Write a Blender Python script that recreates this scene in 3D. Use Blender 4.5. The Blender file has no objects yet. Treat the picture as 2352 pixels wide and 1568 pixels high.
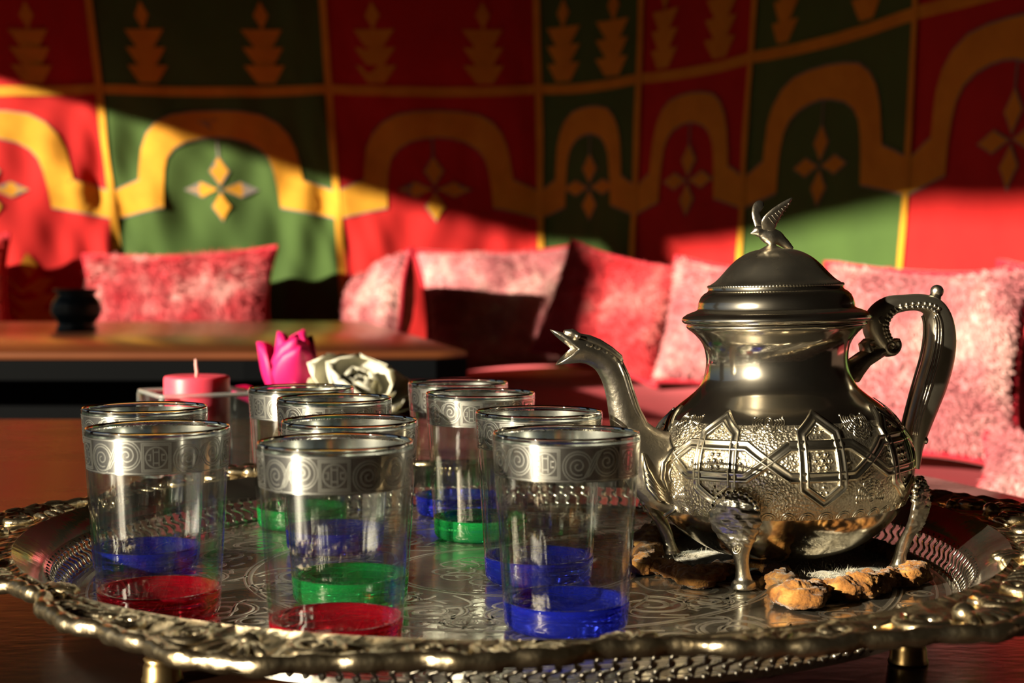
import bpy, math, random
import numpy as np
from mathutils import Vector, Matrix, noise
from math import sin, cos, pi, radians as R

random.seed(7)
rng = np.random.default_rng(7)
scene = bpy.context.scene
C = bpy.context.collection

# ------------------------------------------------------------------ camera, sky, sun, exposure
CAM_Z = 0.1415
PITCH = math.atan(144 / 3400)
cam_d = bpy.data.cameras.new('camera')
cam = bpy.data.objects.new('camera', cam_d)
C.objects.link(cam)
cam_d.sensor_width = 36.0
cam_d.lens = 3400 / 2352 * 36.0
cam_d.clip_start = 0.01
cam.location = (0, 0, CAM_Z)
cam.rotation_euler = (pi / 2 - PITCH, 0, 0)
cam_d.dof.use_dof = True
cam_d.dof.focus_distance = 0.70
cam_d.dof.aperture_fstop = 13.0
cam_d.dof.aperture_blades = 0
scene.camera = cam

SUN_AZ, SUN_EL = R(219.0), R(16.0)
SUN_DIR = Vector((cos(SUN_AZ) * cos(SUN_EL), sin(SUN_AZ) * cos(SUN_EL), sin(SUN_EL)))
sun_d = bpy.data.lights.new('sun', 'SUN')
sun_d.energy = 12.5
sun_d.color = (1.0, 0.86, 0.62)
sun_d.angle = R(1.0)
sun = bpy.data.objects.new('sun', sun_d)
C.objects.link(sun)
sun.rotation_euler = SUN_DIR.to_track_quat('Z', 'Y').to_euler()

world = bpy.data.worlds.new('sky')
scene.world = world
world.use_nodes = True
wn = world.node_tree
bg = wn.nodes['Background']
sky = wn.nodes.new('ShaderNodeTexSky')
sky.sky_type = 'NISHITA'
sky.sun_disc = False
sky.sun_elevation = R(22)
sky.sun_rotation = pi / 2 - SUN_AZ
wn.links.new(sky.outputs[0], bg.inputs[0])
bg.inputs[1].default_value = 0.021

vs = scene.view_settings
vs.view_transform = 'Standard'
vs.look = 'None'
vs.gamma = 1.0
vs.use_curve_mapping = False
vs.exposure = 0.0
cy = scene.cycles
cy.max_bounces = 20
cy.transmission_bounces = 20
cy.glossy_bounces = 10
cy.diffuse_bounces = 1
cy.caustics_reflective = False
cy.transparent_max_bounces = 24
cy.use_adaptive_sampling = True
cy.adaptive_threshold = 0.03
cy.use_denoising = True
cy.sample_clamp_indirect = 6.0
cy.blur_glossy = 0.4

# ------------------------------------------------------------------ helpers
def at(px, py, D):
    """world point seen at a pixel of the 2352x1568 frame, at distance D along +Y"""
    u = (px - 1176) / 3400; v = (784 - py) / 3400
    d = Vector((u, cos(PITCH) + v * sin(PITCH), -sin(PITCH) + v * cos(PITCH)))
    return Vector((0, 0, CAM_Z)) + d * (D / d.y)

def on_plane(px, py, z):
    u = (px - 1176) / 3400; v = (784 - py) / 3400
    d = Vector((u, cos(PITCH) + v * sin(PITCH), -sin(PITCH) + v * cos(PITCH)))
    return Vector((0, 0, CAM_Z)) + d * ((z - CAM_Z) / d.z)

def tag(o, label=None, cat=None, group=None, kind=None):
    if label: o['label'] = label
    if cat: o['category'] = cat
    if group: o['group'] = group
    if kind: o['kind'] = kind
    return o

def empty(name, loc=(0, 0, 0), rot=(0, 0, 0)):
    o = bpy.data.objects.new(name, None)
    C.objects.link(o)
    o.location = loc; o.rotation_euler = rot
    o.empty_display_size = 0.02
    return o

def inst(name, mesh, parent=None, mat4=None):
    o = bpy.data.objects.new(name, mesh)
    C.objects.link(o)
    if parent: o.parent = parent
    if mat4 is not None: o.matrix_local = mat4
    return o

def copy_tree(o, parent=None):
    c = o.copy(); C.objects.link(c); c.parent = parent
    for ch in list(o.children): copy_tree(ch, c)
    return c

class MB:
    def __init__(s): s.V = []; s.F = []
    def add(s, V, F):
        n = len(s.V); s.V.extend([tuple(v) for v in V]); s.F.extend([tuple(i + n for i in f) for f in F]); return s
    def lathe(s, prof, n=48, c=(0, 0, 0)):
        V = []; F = []; rows = []
        for r, z in prof:
            if r < 1e-6:
                rows.append([len(V)]); V.append((c[0], c[1], c[2] + z))
            else:
                rows.append(list(range(len(V), len(V) + n)))
                for k in range(n):
                    a = 2 * pi * k / n; V.append((c[0] + r * cos(a), c[1] + r * sin(a), c[2] + z))
        for A, B in zip(rows[:-1], rows[1:]):
            for k in range(n):
                k2 = (k + 1) % n
                if len(A) == 1 and len(B) == 1: continue
                if len(A) == 1: F.append((A[0], B[k2], B[k]))
                elif len(B) == 1: F.append((A[k], A[k2], B[0]))
                else: F.append((A[k], A[k2], B[k2], B[k]))
        return s.add(V, F)
    def tube(s, P, rad, n=10, closed=False, up=(0, 0, 1), cap=True):
        P = [Vector(p) for p in P]; m = len(P)
        if not isinstance(rad, (list, tuple)): rad = [rad] * m
        V = []; F = []; nrm = None
        for i, p in enumerate(P):
            if closed: t = P[(i + 1) % m] - P[i - 1]
            else: t = P[min(i + 1, m - 1)] - P[max(i - 1, 0)]
            t.normalize()
            if nrm is None:
                nrm = Vector(up) - t * t.dot(Vector(up))
                if nrm.length < 1e-4: nrm = t.orthogonal()
            else: nrm = nrm - t * t.dot(nrm)
            nrm.normalize(); b = t.cross(nrm)
            ra, rb = rad[i] if isinstance(rad[i], (list, tuple)) else (rad[i], rad[i])
            for k in range(n):
                a = 2 * pi * k / n
                V.append(p + nrm * (ra * cos(a)) + b * (rb * sin(a)))
        for i in range(m if closed else m - 1):
            j = (i + 1) % m
            for k in range(n):
                k2 = (k + 1) % n
                F.append((i * n + k, i * n + k2, j * n + k2, j * n + k))
        if cap and not closed:
            F.append(tuple(range(n - 1, -1, -1))); F.append(tuple((m - 1) * n + k for k in range(n)))
        return s.add(V, F)
    def ball(s, c, r, n=10, m=7, rot=None):
        rx, ry, rz = r if isinstance(r, (list, tuple)) else (r, r, r)
        c = Vector(c); V = []; F = []
        M = rot if rot is not None else Matrix.Identity(3)
        for i in range(m + 1):
            a = pi * i / m
            for k in range(n):
                b = 2 * pi * k / n
                V.append(c + M @ Vector((rx * sin(a) * cos(b), ry * sin(a) * sin(b), rz * cos(a))))
        for i in range(m):
            for k in range(n):
                k2 = (k + 1) % n
                F.append((i * n + k, (i + 1) * n + k, (i + 1) * n + k2, i * n + k2))
        return s.add(V, F)
    def box(s, lo, hi, bev=0.0):
        x0, y0, z0 = lo; x1, y1, z1 = hi
        if bev <= 0:
            V = [(x0, y0, z0), (x1, y0, z0), (x1, y1, z0), (x0, y1, z0), (x0, y0, z1), (x1, y0, z1), (x1, y1, z1), (x0, y1, z1)]
            return s.add(V, [(3, 2, 1, 0), (4, 5, 6, 7), (0, 1, 5, 4), (1, 2, 6, 5), (2, 3, 7, 6), (3, 0, 4, 7)])
        return s.prism([(x0, y0), (x1, y0), (x1, y1), (x0, y1)], z0, z1, bev)
    def prism(s, poly, z0, z1, bev=0.0):
        """extruded counter-clockwise outline with chamfered top and bottom edges"""
        n = len(poly); P = [Vector((p[0], p[1])) for p in poly]
        def inset(d):
            out = []
            for i in range(n):
                a = (P[i] - P[i - 1]).normalized(); b = (P[(i + 1) % n] - P[i]).normalized()
                na = Vector((-a.y, a.x)); nb = Vector((-b.y, b.x)); m = (na + nb)
                m = m / max(m.dot(na), 0.3)
                out.append(P[i] + m * d)
            return out
        rows = [(0, z0), (0, z1)] if bev <= 0 else [(bev, z0), (0.3 * bev, z0 + .3 * bev), (0, z0 + bev), (0, z1 - bev), (.3 * bev, z1 - .3 * bev), (bev, z1)]
        V = []; F = []
        for d, z in rows: V += [(q.x, q.y, z) for q in inset(d)]
        for i in range(len(rows) - 1):
            for k in range(n):
                k2 = (k + 1) % n
                F.append((i * n + k, i * n + k2, (i + 1) * n + k2, (i + 1) * n + k))
        F.append(tuple(range(n - 1, -1, -1))); F.append(tuple((len(rows) - 1) * n + k for k in range(n)))
        return s.add(V, F)
    def strap(s, path, mp, prof, closed=False):
        """sweep profile [(offset, height)] along a 2-d path (metric s,t) through the map mp(s,t,h)"""
        P = [Vector((p[0], p[1])) for p in path]; m = len(P); np_ = len(prof); V = []; F = []
        for i in range(m):
            if closed: a = (P[i] - P[i - 1]); b = (P[(i + 1) % m] - P[i])
            else:
                a = P[i] - P[i - 1] if i > 0 else P[1] - P[0]
                b = P[i + 1] - P[i] if i < m - 1 else a
            a = a.normalized(); b = b.normalized()
            na = Vector((-a.y, a.x)); nb = Vector((-b.y, b.x)); q = na + nb
            q = q / max(q.dot(na), 0.4)
            for o, h in prof:
                w = P[i] + q * o
                V.append(mp(w.x, w.y, h))
        for i in range(m if closed else m - 1):
            j = (i + 1) % m
            for k in range(np_ - 1):
                F.append((i * np_ + k, j * np_ + k, j * np_ + k + 1, i * np_ + k + 1))
        return s.add(V, F)
    def mesh(s, name, mat, smooth=True):
        me = bpy.data.meshes.new(name)
        me.from_pydata([tuple(v) for v in s.V], [], s.F)
        if smooth: me.polygons.foreach_set('use_smooth', [True] * len(me.polygons))
        me.materials.append(mat)
        me.update()
        return me
    def build(s, name, mat, parent=None, smooth=True, sharp=None):
        me = s.mesh(name, mat, smooth)
        if sharp is not None and smooth: me.set_sharp_from_angle(angle=R(sharp))
        return inst(name, me, parent)

def spline(pts, n):
    """Catmull-Rom through pts (tuples of any length), n samples per span"""
    P = [np.array(p, float) for p in pts]; out = []
    for i in range(len(P) - 1):
        p0 = P[max(i - 1, 0)]; p1 = P[i]; p2 = P[i + 1]; p3 = P[min(i + 2, len(P) - 1)]
        for k in range(n):
            t = k / n
            out.append(0.5 * ((2 * p1) + (-p0 + p2) * t + (2 * p0 - 5 * p1 + 4 * p2 - p3) * t * t + (-p0 + 3 * p1 - 3 * p2 + p3) * t ** 3))
    out.append(P[-1])
    return out

def densify(path, step, closed=False):
    out = []; m = len(path)
    for i in range(m if closed else m - 1):
        a = path[i]; b = path[(i + 1) % m]
        L = math.hypot(b[0] - a[0], b[1] - a[1]); k = max(1, int(L / step))
        for j in range(k):
            t = j / k; out.append((a[0] + (b[0] - a[0]) * t, a[1] + (b[1] - a[1]) * t))
    if not closed: out.append(tuple(path[-1]))
    return out

def spiral(cx, cy, r0, r1, turns, a0, n=40, flip=1):
    out = []
    for i in range(n + 1):
        t = i / n; r = r0 + (r1 - r0) * t; a = a0 + flip * 2 * pi * turns * t
        out.append((cx + r * cos(a), cy + r * sin(a)))
    return out

def circle(cx, cy, r, n=24):
    return [(cx + r * cos(2 * pi * k / n), cy + r * sin(2 * pi * k / n)) for k in range(n)]

# ------------------------------------------------------------------ materials
def mat(name, base=(.8, .8, .8), rough=.5, metal=0.0, col2=None, scale=8.0, detail=4.0, lo=.35, hi=.65, bump=0.0, bscale=60.0,
        sheen=0.0, sheen_col=None, stretch=None, trans=0.0, sss=0.0, sss_r=(.02, .006, .004), coat=0.0, coat_rough=.08, rvar=0.0, spec=None, voro=False, ior=1.45):
    m = bpy.data.materials.new(name); m.use_nodes = True
    nt = m.node_tree; N = nt.nodes; L = nt.links; b = N['Principled BSDF']
    b.inputs['Base Color'].default_value = (*base, 1); b.inputs['Roughness'].default_value = rough
    b.inputs['Metallic'].default_value = metal; b.inputs['IOR'].default_value = ior
    if spec is not None: b.inputs['Specular IOR Level'].default_value = spec
    if coat: b.inputs['Coat Weight'].default_value = coat; b.inputs['Coat Roughness'].default_value = coat_rough
    if sheen:
        b.inputs['Sheen Weight'].default_value = sheen; b.inputs['Sheen Roughness'].default_value = .35
        b.inputs['Sheen Tint'].default_value = (*(sheen_col or (1, 1, 1)), 1)
    if sss:
        b.inputs['Subsurface Weight'].default_value = sss; b.inputs['Subsurface Radius'].default_value = sss_r
        b.inputs['Subsurface Scale'].default_value = 1.0
    if trans: b.inputs['Transmission Weight'].default_value = trans
    co = N.new('ShaderNodeTexCoord'); src = co.outputs['Object']
    if stretch:
        mp = N.new('ShaderNodeMapping'); mp.inputs['Scale'].default_value = stretch
        L.new(src, mp.inputs[0]); src = mp.outputs[0]
    if col2 is not None:
        nz = N.new('ShaderNodeTexNoise'); nz.inputs['Scale'].default_value = scale; nz.inputs['Detail'].default_value = detail
        nz.inputs['Roughness'].default_value = .62
        L.new(src, nz.inputs['Vector'])
        cr = N.new('ShaderNodeValToRGB')
        cols = [base] + (col2 if isinstance(col2, list) else [col2])
        cr.color_ramp.elements[0].position = lo; cr.color_ramp.elements[1].position = hi
        cr.color_ramp.elements[0].color = (*cols[0], 1); cr.color_ramp.elements[1].color = (*cols[-1], 1)
        for i, c in enumerate(cols[1:-1]):
            e = cr.color_ramp.elements.new(lo + (hi - lo) * (i + 1) / (len(cols) - 1)); e.color = (*c, 1)
        L.new(nz.outputs['Fac'], cr.inputs[0]); L.new(cr.outputs[0], b.inputs['Base Color'])
    if rvar:
        nz = N.new('ShaderNodeTexNoise'); nz.inputs['Scale'].default_value = scale; nz.inputs['Detail'].default_value = 6
        L.new(src, nz.inputs['Vector'])
        mr = N.new('ShaderNodeMapRange'); mr.inputs[1].default_value = .3; mr.inputs[2].default_value = .7
        mr.inputs[3].default_value = max(rough - rvar, .02); mr.inputs[4].default_value = rough + rvar
        L.new(nz.outputs['Fac'], mr.inputs[0]); L.new(mr.outputs[0], b.inputs['Roughness'])
    if bump:
        if voro:
            bz = N.new('ShaderNodeTexVoronoi'); bz.inputs['Scale'].default_value = bscale; o = bz.outputs['Distance']
        else:
            bz = N.new('ShaderNodeTexNoise'); bz.inputs['Scale'].default_value = bscale; bz.inputs['Detail'].default_value = 5; o = bz.outputs['Fac']
        L.new(src, bz.inputs['Vector'])
        bp = N.new('ShaderNodeBump'); bp.inputs['Strength'].default_value = min(bump, 1.0); bp.inputs['Distance'].default_value = .5 / bscale
        L.new(o, bp.inputs['Height']); L.new(bp.outputs[0], b.inputs['Normal'])
    return m

def glass(name, col=(1, 1, 1), rough=0.0, ior=1.47):
    m = bpy.data.materials.new(name); m.use_nodes = True
    nt = m.node_tree; nt.nodes.clear()
    o = nt.nodes.new('ShaderNodeOutputMaterial'); g = nt.nodes.new('ShaderNodeBsdfGlass')
    g.inputs['Color'].default_value = (*col, 1); g.inputs['Roughness'].default_value = rough; g.inputs['IOR'].default_value = ior
    nt.links.new(g.outputs[0], o.inputs[0])
    return m

def thin_glass(name, tint=(.965, .975, .97), edge=(.50, .56, .55), rough=.05):
    """a thin pane: lets light straight through, mirrors more towards its edges"""
    m = bpy.data.materials.new(name); m.use_nodes = True
    nt = m.node_tree; N = nt.nodes; L = nt.links; N.clear()
    o = N.new('ShaderNodeOutputMaterial'); mx = N.new('ShaderNodeMixShader'); tr = N.new('ShaderNodeBsdfTransparent'); gl = N.new('ShaderNodeBsdfGlossy')
    lw = N.new('ShaderNodeLayerWeight'); lw.inputs[0].default_value = .5
    pw = N.new('ShaderNodeMath'); pw.operation = 'POWER'; pw.inputs[1].default_value = 4.2
    L.new(lw.outputs['Facing'], pw.inputs[0])
    mr = N.new('ShaderNodeMapRange'); mr.inputs[3].default_value = .07; mr.inputs[4].default_value = .85
    L.new(pw.outputs[0], mr.inputs[0]); L.new(mr.outputs[0], mx.inputs[0])
    mc = N.new('ShaderNodeMix'); mc.data_type = 'RGBA'; mc.inputs[6].default_value = (*tint, 1); mc.inputs[7].default_value = (*edge, 1)
    L.new(pw.outputs[0], mc.inputs[0]); L.new(mc.outputs[2], tr.inputs[0])
    gl.inputs['Color'].default_value = (1, 1, 1, 1); gl.inputs['Roughness'].default_value = rough
    L.new(tr.outputs[0], mx.inputs[1]); L.new(gl.outputs[0], mx.inputs[2]); L.new(mx.outputs[0], o.inputs[0])
    return m

M = {}
M['red'] = mat('red_cloth', (.54, .013, .014), .85, bump=.25, bscale=500, col2=(.46, .009, .012), scale=4)
M['green'] = mat('green_cloth', (.060, .118, .025), .85, bump=.25, bscale=500, col2=(.050, .100, .022), scale=4)
M['yellow'] = mat('yellow_cloth', (.74, .36, .028), .8, bump=.25, bscale=500, col2=(.62, .28, .018), scale=9)
M['grey_thread'] = mat('grey_thread', (.22, .20, .19), .8)
M['shell'] = mat('dark_tent_cloth', (.030, .018, .014), .9, col2=(.02, .012, .011), scale=2)
M['floor'] = mat('dark_floor_rug', (.05, .02, .02), .9, col2=(.03, .012, .012), scale=10)
M['sand'] = mat('scrubby_ground', (.07, .06, .04), .95, col2=(.045, .045, .025), scale=1.2)
M['seat'] = mat('red_velvet', (.15, .003, .010), .8, col2=(.12, .0025, .008), scale=6, sheen=.2, sheen_col=(1, .2, .25))
M['dark_wood'] = mat('dark_polished_wood', (.010, .005, .0035), .26, col2=[(.016, .006, .003), (.12, .030, .007)], scale=6, stretch=(1, 2.0, 1), lo=.44, hi=.80,
                     bump=.05, bscale=90, rvar=.08, spec=.3)
M['wood2'] = mat('reddish_polished_wood', (.115, .034, .014), .30, col2=(.16, .05, .018), scale=3, stretch=(1, 5, 1), coat=.7, coat_rough=.24)
M['black_wood'] = mat('black_painted_wood', (.0025, .003, .004), .6, spec=.04)
M['pink_fur'] = mat('pink_plush', (.50, .022, .040), .9, col2=[(.60, .09, .11), (.80, .36, .36)], scale=8, lo=.36, hi=.66, sheen=.3, sheen_col=(1, .8, .8))
M['rose_fur'] = mat('dusty_pink_plush', (.46, .115, .145), .9, col2=[(.60, .21, .235), (.78, .42, .41)], scale=9, lo=.34, hi=.64, sheen=.3, sheen_col=(1, .85, .85))
M['red_fur'] = mat('scarlet_plush', (.54, .018, .03), .9, col2=[(.62, .055, .07), (.74, .22, .22)], scale=7, lo=.40, hi=.68, sheen=.4, sheen_col=(1, .5, .5))
M['piping'] = mat('crimson_piping', (.50, .008, .03), .8, sheen=.3)
M['blue_glaze'] = mat('blue_black_glaze', (.012, .028, .046), .34, col2=(.03, .06, .085), scale=30, bump=.2, bscale=120)
M['silver'] = mat('tarnished_silver', (.84, .79, .69), .13, 1.0, scale=26, rvar=.05, col2=(.72, .67, .57), detail=6)
M['silver_ground'] = mat('hammered_silver', (.78, .72, .59), .34, 1.0, bump=.6, bscale=800, voro=True, col2=(.62, .55, .42), scale=30)
M['silver_relief'] = mat('chased_silver', (.90, .85, .72), .24, 1.0, col2=(.74, .68, .54), scale=80)
M['lid_silver'] = mat('ceiling_dark_lid_silver', (.56, .53, .46), .27, 1.0, scale=60, rvar=.07, col2=(.46, .42, .34))  # matte lid metal, colour darkened for the dark ceiling it mirrors
M['grip'] = mat('dull_grip_silver', (.74, .69, .58), .38, 1.0, col2=(.60, .55, .45), scale=50)
M['old_silver'] = mat('cast_old_silver', (.68, .63, .54), .32, 1.0, col2=(.46, .42, .35), scale=90, bump=.25, bscale=260)
M['tray'] = mat('tray_silver', (.74, .70, .61), .10, 1.0, scale=40, rvar=.05, col2=(.60, .56, .48), bump=.06, bscale=160)
def wear(m, rough2, fac):
    """fine scratches: part of the polish replaced by a dull lobe"""
    nt = m.node_tree; N = nt.nodes; b = N['Principled BSDF']; o = N['Material Output']
    g = N.new('ShaderNodeBsdfGlossy'); g.inputs['Roughness'].default_value = rough2
    for l in list(nt.links):
        if l.to_socket == b.inputs['Base Color']: nt.links.new(l.from_socket, g.inputs['Color'])
    nz = N.new('ShaderNodeTexNoise'); nz.inputs['Scale'].default_value = 35; nz.inputs['Detail'].default_value = 7
    mr = N.new('ShaderNodeMapRange'); mr.inputs[1].default_value = .3; mr.inputs[2].default_value = .7; mr.inputs[3].default_value = fac * .5; mr.inputs[4].default_value = min(fac * 1.5, 1)
    mx = N.new('ShaderNodeMixShader'); co = N.new('ShaderNodeTexCoord')
    nt.links.new(co.outputs['Object'], nz.inputs['Vector']); nt.links.new(nz.outputs['Fac'], mr.inputs[0]); nt.links.new(mr.outputs[0], mx.inputs[0])
    nt.links.new(b.outputs[0], mx.inputs[1]); nt.links.new(g.outputs[0], mx.inputs[2]); nt.links.new(mx.outputs[0], o.inputs[0])
wear(M['tray'], .5, .15); wear(M['silver'], .45, .04); wear(M['lid_silver'], .55, .08)
M['engrave'] = mat('engraved_line_silver', (.80, .76, .68), .34, 1.0)
M['tray_rim'] = mat('sun_gold_cast_rim', (.88, .76, .54), .27, 1.0, col2=(.66, .52, .31), scale=70, bump=.35, bscale=150)  # gold tint puts the warm sunlight into the rim's colour
M['brass'] = mat('worn_brass', (.80, .58, .28), .28, 1.0, col2=(.62, .42, .18), scale=60)
M['band'] = mat('silvered_band', (.78, .79, .77), .13, 1.0, col2=(.62, .63, .62), scale=60)
wear(M['band'], .4, .10)
M['band_line'] = mat('etched_band_line', (.42, .43, .41), .36, 1.0)
M['glass'] = thin_glass('clear_glass')
M['rim_glass'] = glass('rim_glass', (.97, .98, .975), .03)
M['holder'] = thin_glass('thick_clear_glass', (.95, .965, .96), (.42, .5, .48), .03)
M['base_red'] = mat('ruby_glass', (.93, .015, .05), .03, trans=.90, ior=1.47)
M['base_blue'] = mat('cobalt_glass', (.035, .06, .92), .03, trans=.90, ior=1.47)
M['base_green'] = mat('emerald_glass', (.04, .80, .20), .03, trans=.90, ior=1.47)
M['felt'] = mat('orange_felted_yarn', (.13, .048, .010), .95, col2=[(.30, .125, .026), (.50, .27, .075)], scale=90, lo=.34, hi=.68, bump=1.0, bscale=420, sheen=.2)
M['wool'] = mat('cream_wool', (.60, .52, .40), .95, col2=(.84, .78, .66), scale=60, bump=.6, bscale=300, sheen=.4)
M['candle'] = mat('pink_wax', (.80, .060, .115), .42, sss=.5, sss_r=(.012, .003, .003), col2=(.78, .085, .14), scale=30)
M['wick'] = mat('waxed_wick', (.80, .42, .40), .7)
M['petal_pink'] = mat('magenta_petal', (.80, .012, .16), .5, sss=.25, sss_r=(.006, .001, .002))
M['petal_white'] = mat('cream_petal', (.84, .80, .62), .5, sss=.3, sss_r=(.006, .005, .003))
M['leaf'] = mat('rose_leaf', (.06, .11, .03), .5)
M['insect'] = mat('brown_insect', (.25, .17, .10), .5)

# ------------------------------------------------------------------ tent: back wall of sewn panels
BND = []
def bnd(pb, pt, db, k=.94):
    BND.append((at(pb, 580, db), at(pt, 0, db * k)))
bnd(-830, -930, 4.95); bnd(-280, -345, 5.05); bnd(270, 205, 5.10); bnd(782, 740, 5.10); bnd(1243, 1230, 5.10)
bnd(1455, 1478, 4.82, .945); bnd(1705, 1737, 4.39, .945); bnd(2073, 2107, 3.68, .95); bnd(2540, 2600, 2.98, .95)
for x, y in ((1.62, 2.05), (1.9, .9), (2.05, -.6), (2.05, -2.0), (2.05, -3.3)):
    BND.append((Vector((x, y, .2)), Vector((x - .12, y - .02, .9))))
NB = len(BND)
WZ0, WZ1 = -0.46, 2.3
def bnd_at(i, z):
    b, t = BND[min(max(i, 0), NB - 1)]
    return b + (t - b) * ((z - b.z) / (t.z - b.z))
def wall_raw(u, z):
    i = min(int(math.floor(max(u, 0))), NB - 2); t = u - i
    p0, p1, p2, p3 = (bnd_at(i - 1, z), bnd_at(i, z), bnd_at(i + 1, z), bnd_at(i + 2, z))
    s = .55
    m1 = (p2 - p0) * .5 * s; m2 = (p3 - p1) * .5 * s
    q = p1 * (2 * t ** 3 - 3 * t * t + 1) + m1 * (t ** 3 - 2 * t * t + t) + p2 * (-2 * t ** 3 + 3 * t * t) + m2 * (t ** 3 - t * t)
    q.z = z
    return q
def fold(u, z):
    left = max(0.0, min(1.0, (4.4 - u) / 1.2))
    low = max(.25, min(1.0, (1.0 - z) / .5))
    a = sin(17 * u + 9 * z + 2.2 * sin(3.1 * z + u * 2)) * .5 + sin(31 * u - 12 * z + 1.3 * sin(7 * u)) * .32
    a += noise.noise(Vector((u * 5.5, z * 4.0, 1.7))) * 1.3
    a += .9 * noise.noise(Vector((u * 11 + z * 6, z * 3.0 - u * 3, 4.0)))
    sag = noise.noise(Vector((u * 1.6, z * 1.2, 9)))
    return a * (.0022 + .0150 * left * low) + sag * .012
def wall_pt(u, z, h=0.0):
    q = wall_raw(u, z); e = wall_raw(u + .02, z) - wall_raw(u - .02, z)
    n = Vector((e.y, -e.x, 0)).normalized()
    return q + n * (h + fold(u, z))
PW = []
for i in range(NB - 1):
    PW.append((wall_raw(i + 1, .5) - wall_raw(i, .5)).length)

wall = tag(empty('wall_back'), 'tent back wall sewn from red and green cloth panels with yellow trimming', 'wall', kind='structure')
def strip_mesh(mb, outer, inner, u0, sub, h):
    """cloth strip between two (u,z) curves with matching points, laid h above the wall"""
    V = []; F = []; k = 3
    n = len(outer)
    for a, b in zip(outer, inner):
        for j in range(k + 1):
            t = j / k; V.append(wall_pt(u0 + a[0] + (b[0] - a[0]) * t, a[1] + (b[1] - a[1]) * t, h))
    for i in range(n - 1):
        for j in range(k):
            F.append((i * (k + 1) + j, i * (k + 1) + j + 1, (i + 1) * (k + 1) + j + 1, (i + 1) * (k + 1) + j))
    return mb.add(V, F)
OUT = [(.0, .431), (.09, .450), (.175, .472), (.182, .52), (.195, .575), (.225, .62), (.27, .655), (.34, .682), (.42, .692), (.50, .695),
       (.58, .692), (.66, .682), (.72, .655), (.76, .62), (.785, .575), (.80, .52), (.81, .472), (.91, .450), (1, .431)]
INN = [(.0, .345), (.13, .362), (.275, .383), (.28, .45), (.29, .505), (.305, .545), (.335, .575), (.385, .598), (.44, .610), (.49, .614),
       (.54, .610), (.60, .598), (.645, .575), (.675, .545), (.69, .505), (.70, .45), (.705, .383), (.86, .362), (1, .345)]
def sub_poly(pts, n=4):
    out = []
    for a, b in zip(pts[:-1], pts[1:]):
        for k in range(n): out.append((a[0] + (b[0] - a[0]) * k / n, a[1] + (b[1] - a[1]) * k / n))
    return out + [pts[-1]]
def patch(poly, h):
    """small flat piece: fan of a centre and an outline (u,z)"""
    cx = sum(p[0] for p in poly) / len(poly); cz = sum(p[1] for p in poly) / len(poly)
    V = [wall_pt(cx, cz, h)] + [wall_pt(p[0], p[1], h) for p in poly]; n = len(poly)
    return V, [(0, 1 + (k + 1) % n, 1 + k) for k in range(n)]
UC = {1: .50, 2: .49, 3: .47, 4: .5, 5: .5, 6: .5, 7: .55}
def tree(u, z, w, s, mb):
    hh = .055 * s
    for k in range(3):
        z0 = z + k * hh
        V, F = patch([(u - .42 * w, z0), (u + .42 * w, z0), (u + .72 * w, z0 + .5 * hh), (u + w, z0 + hh), (u - w, z0 + hh), (u - .72 * w, z0 + .5 * hh)], .004)
        mb.add(V, F)
    z0 = z + 3 * hh
    V, F = patch([(u, z0 - .004), (u + .36 * w, z0 + .042 * s), (u, z0 + .085 * s), (u - .36 * w, z0 + .042 * s)], .004)
    mb.add(V, F)
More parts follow.
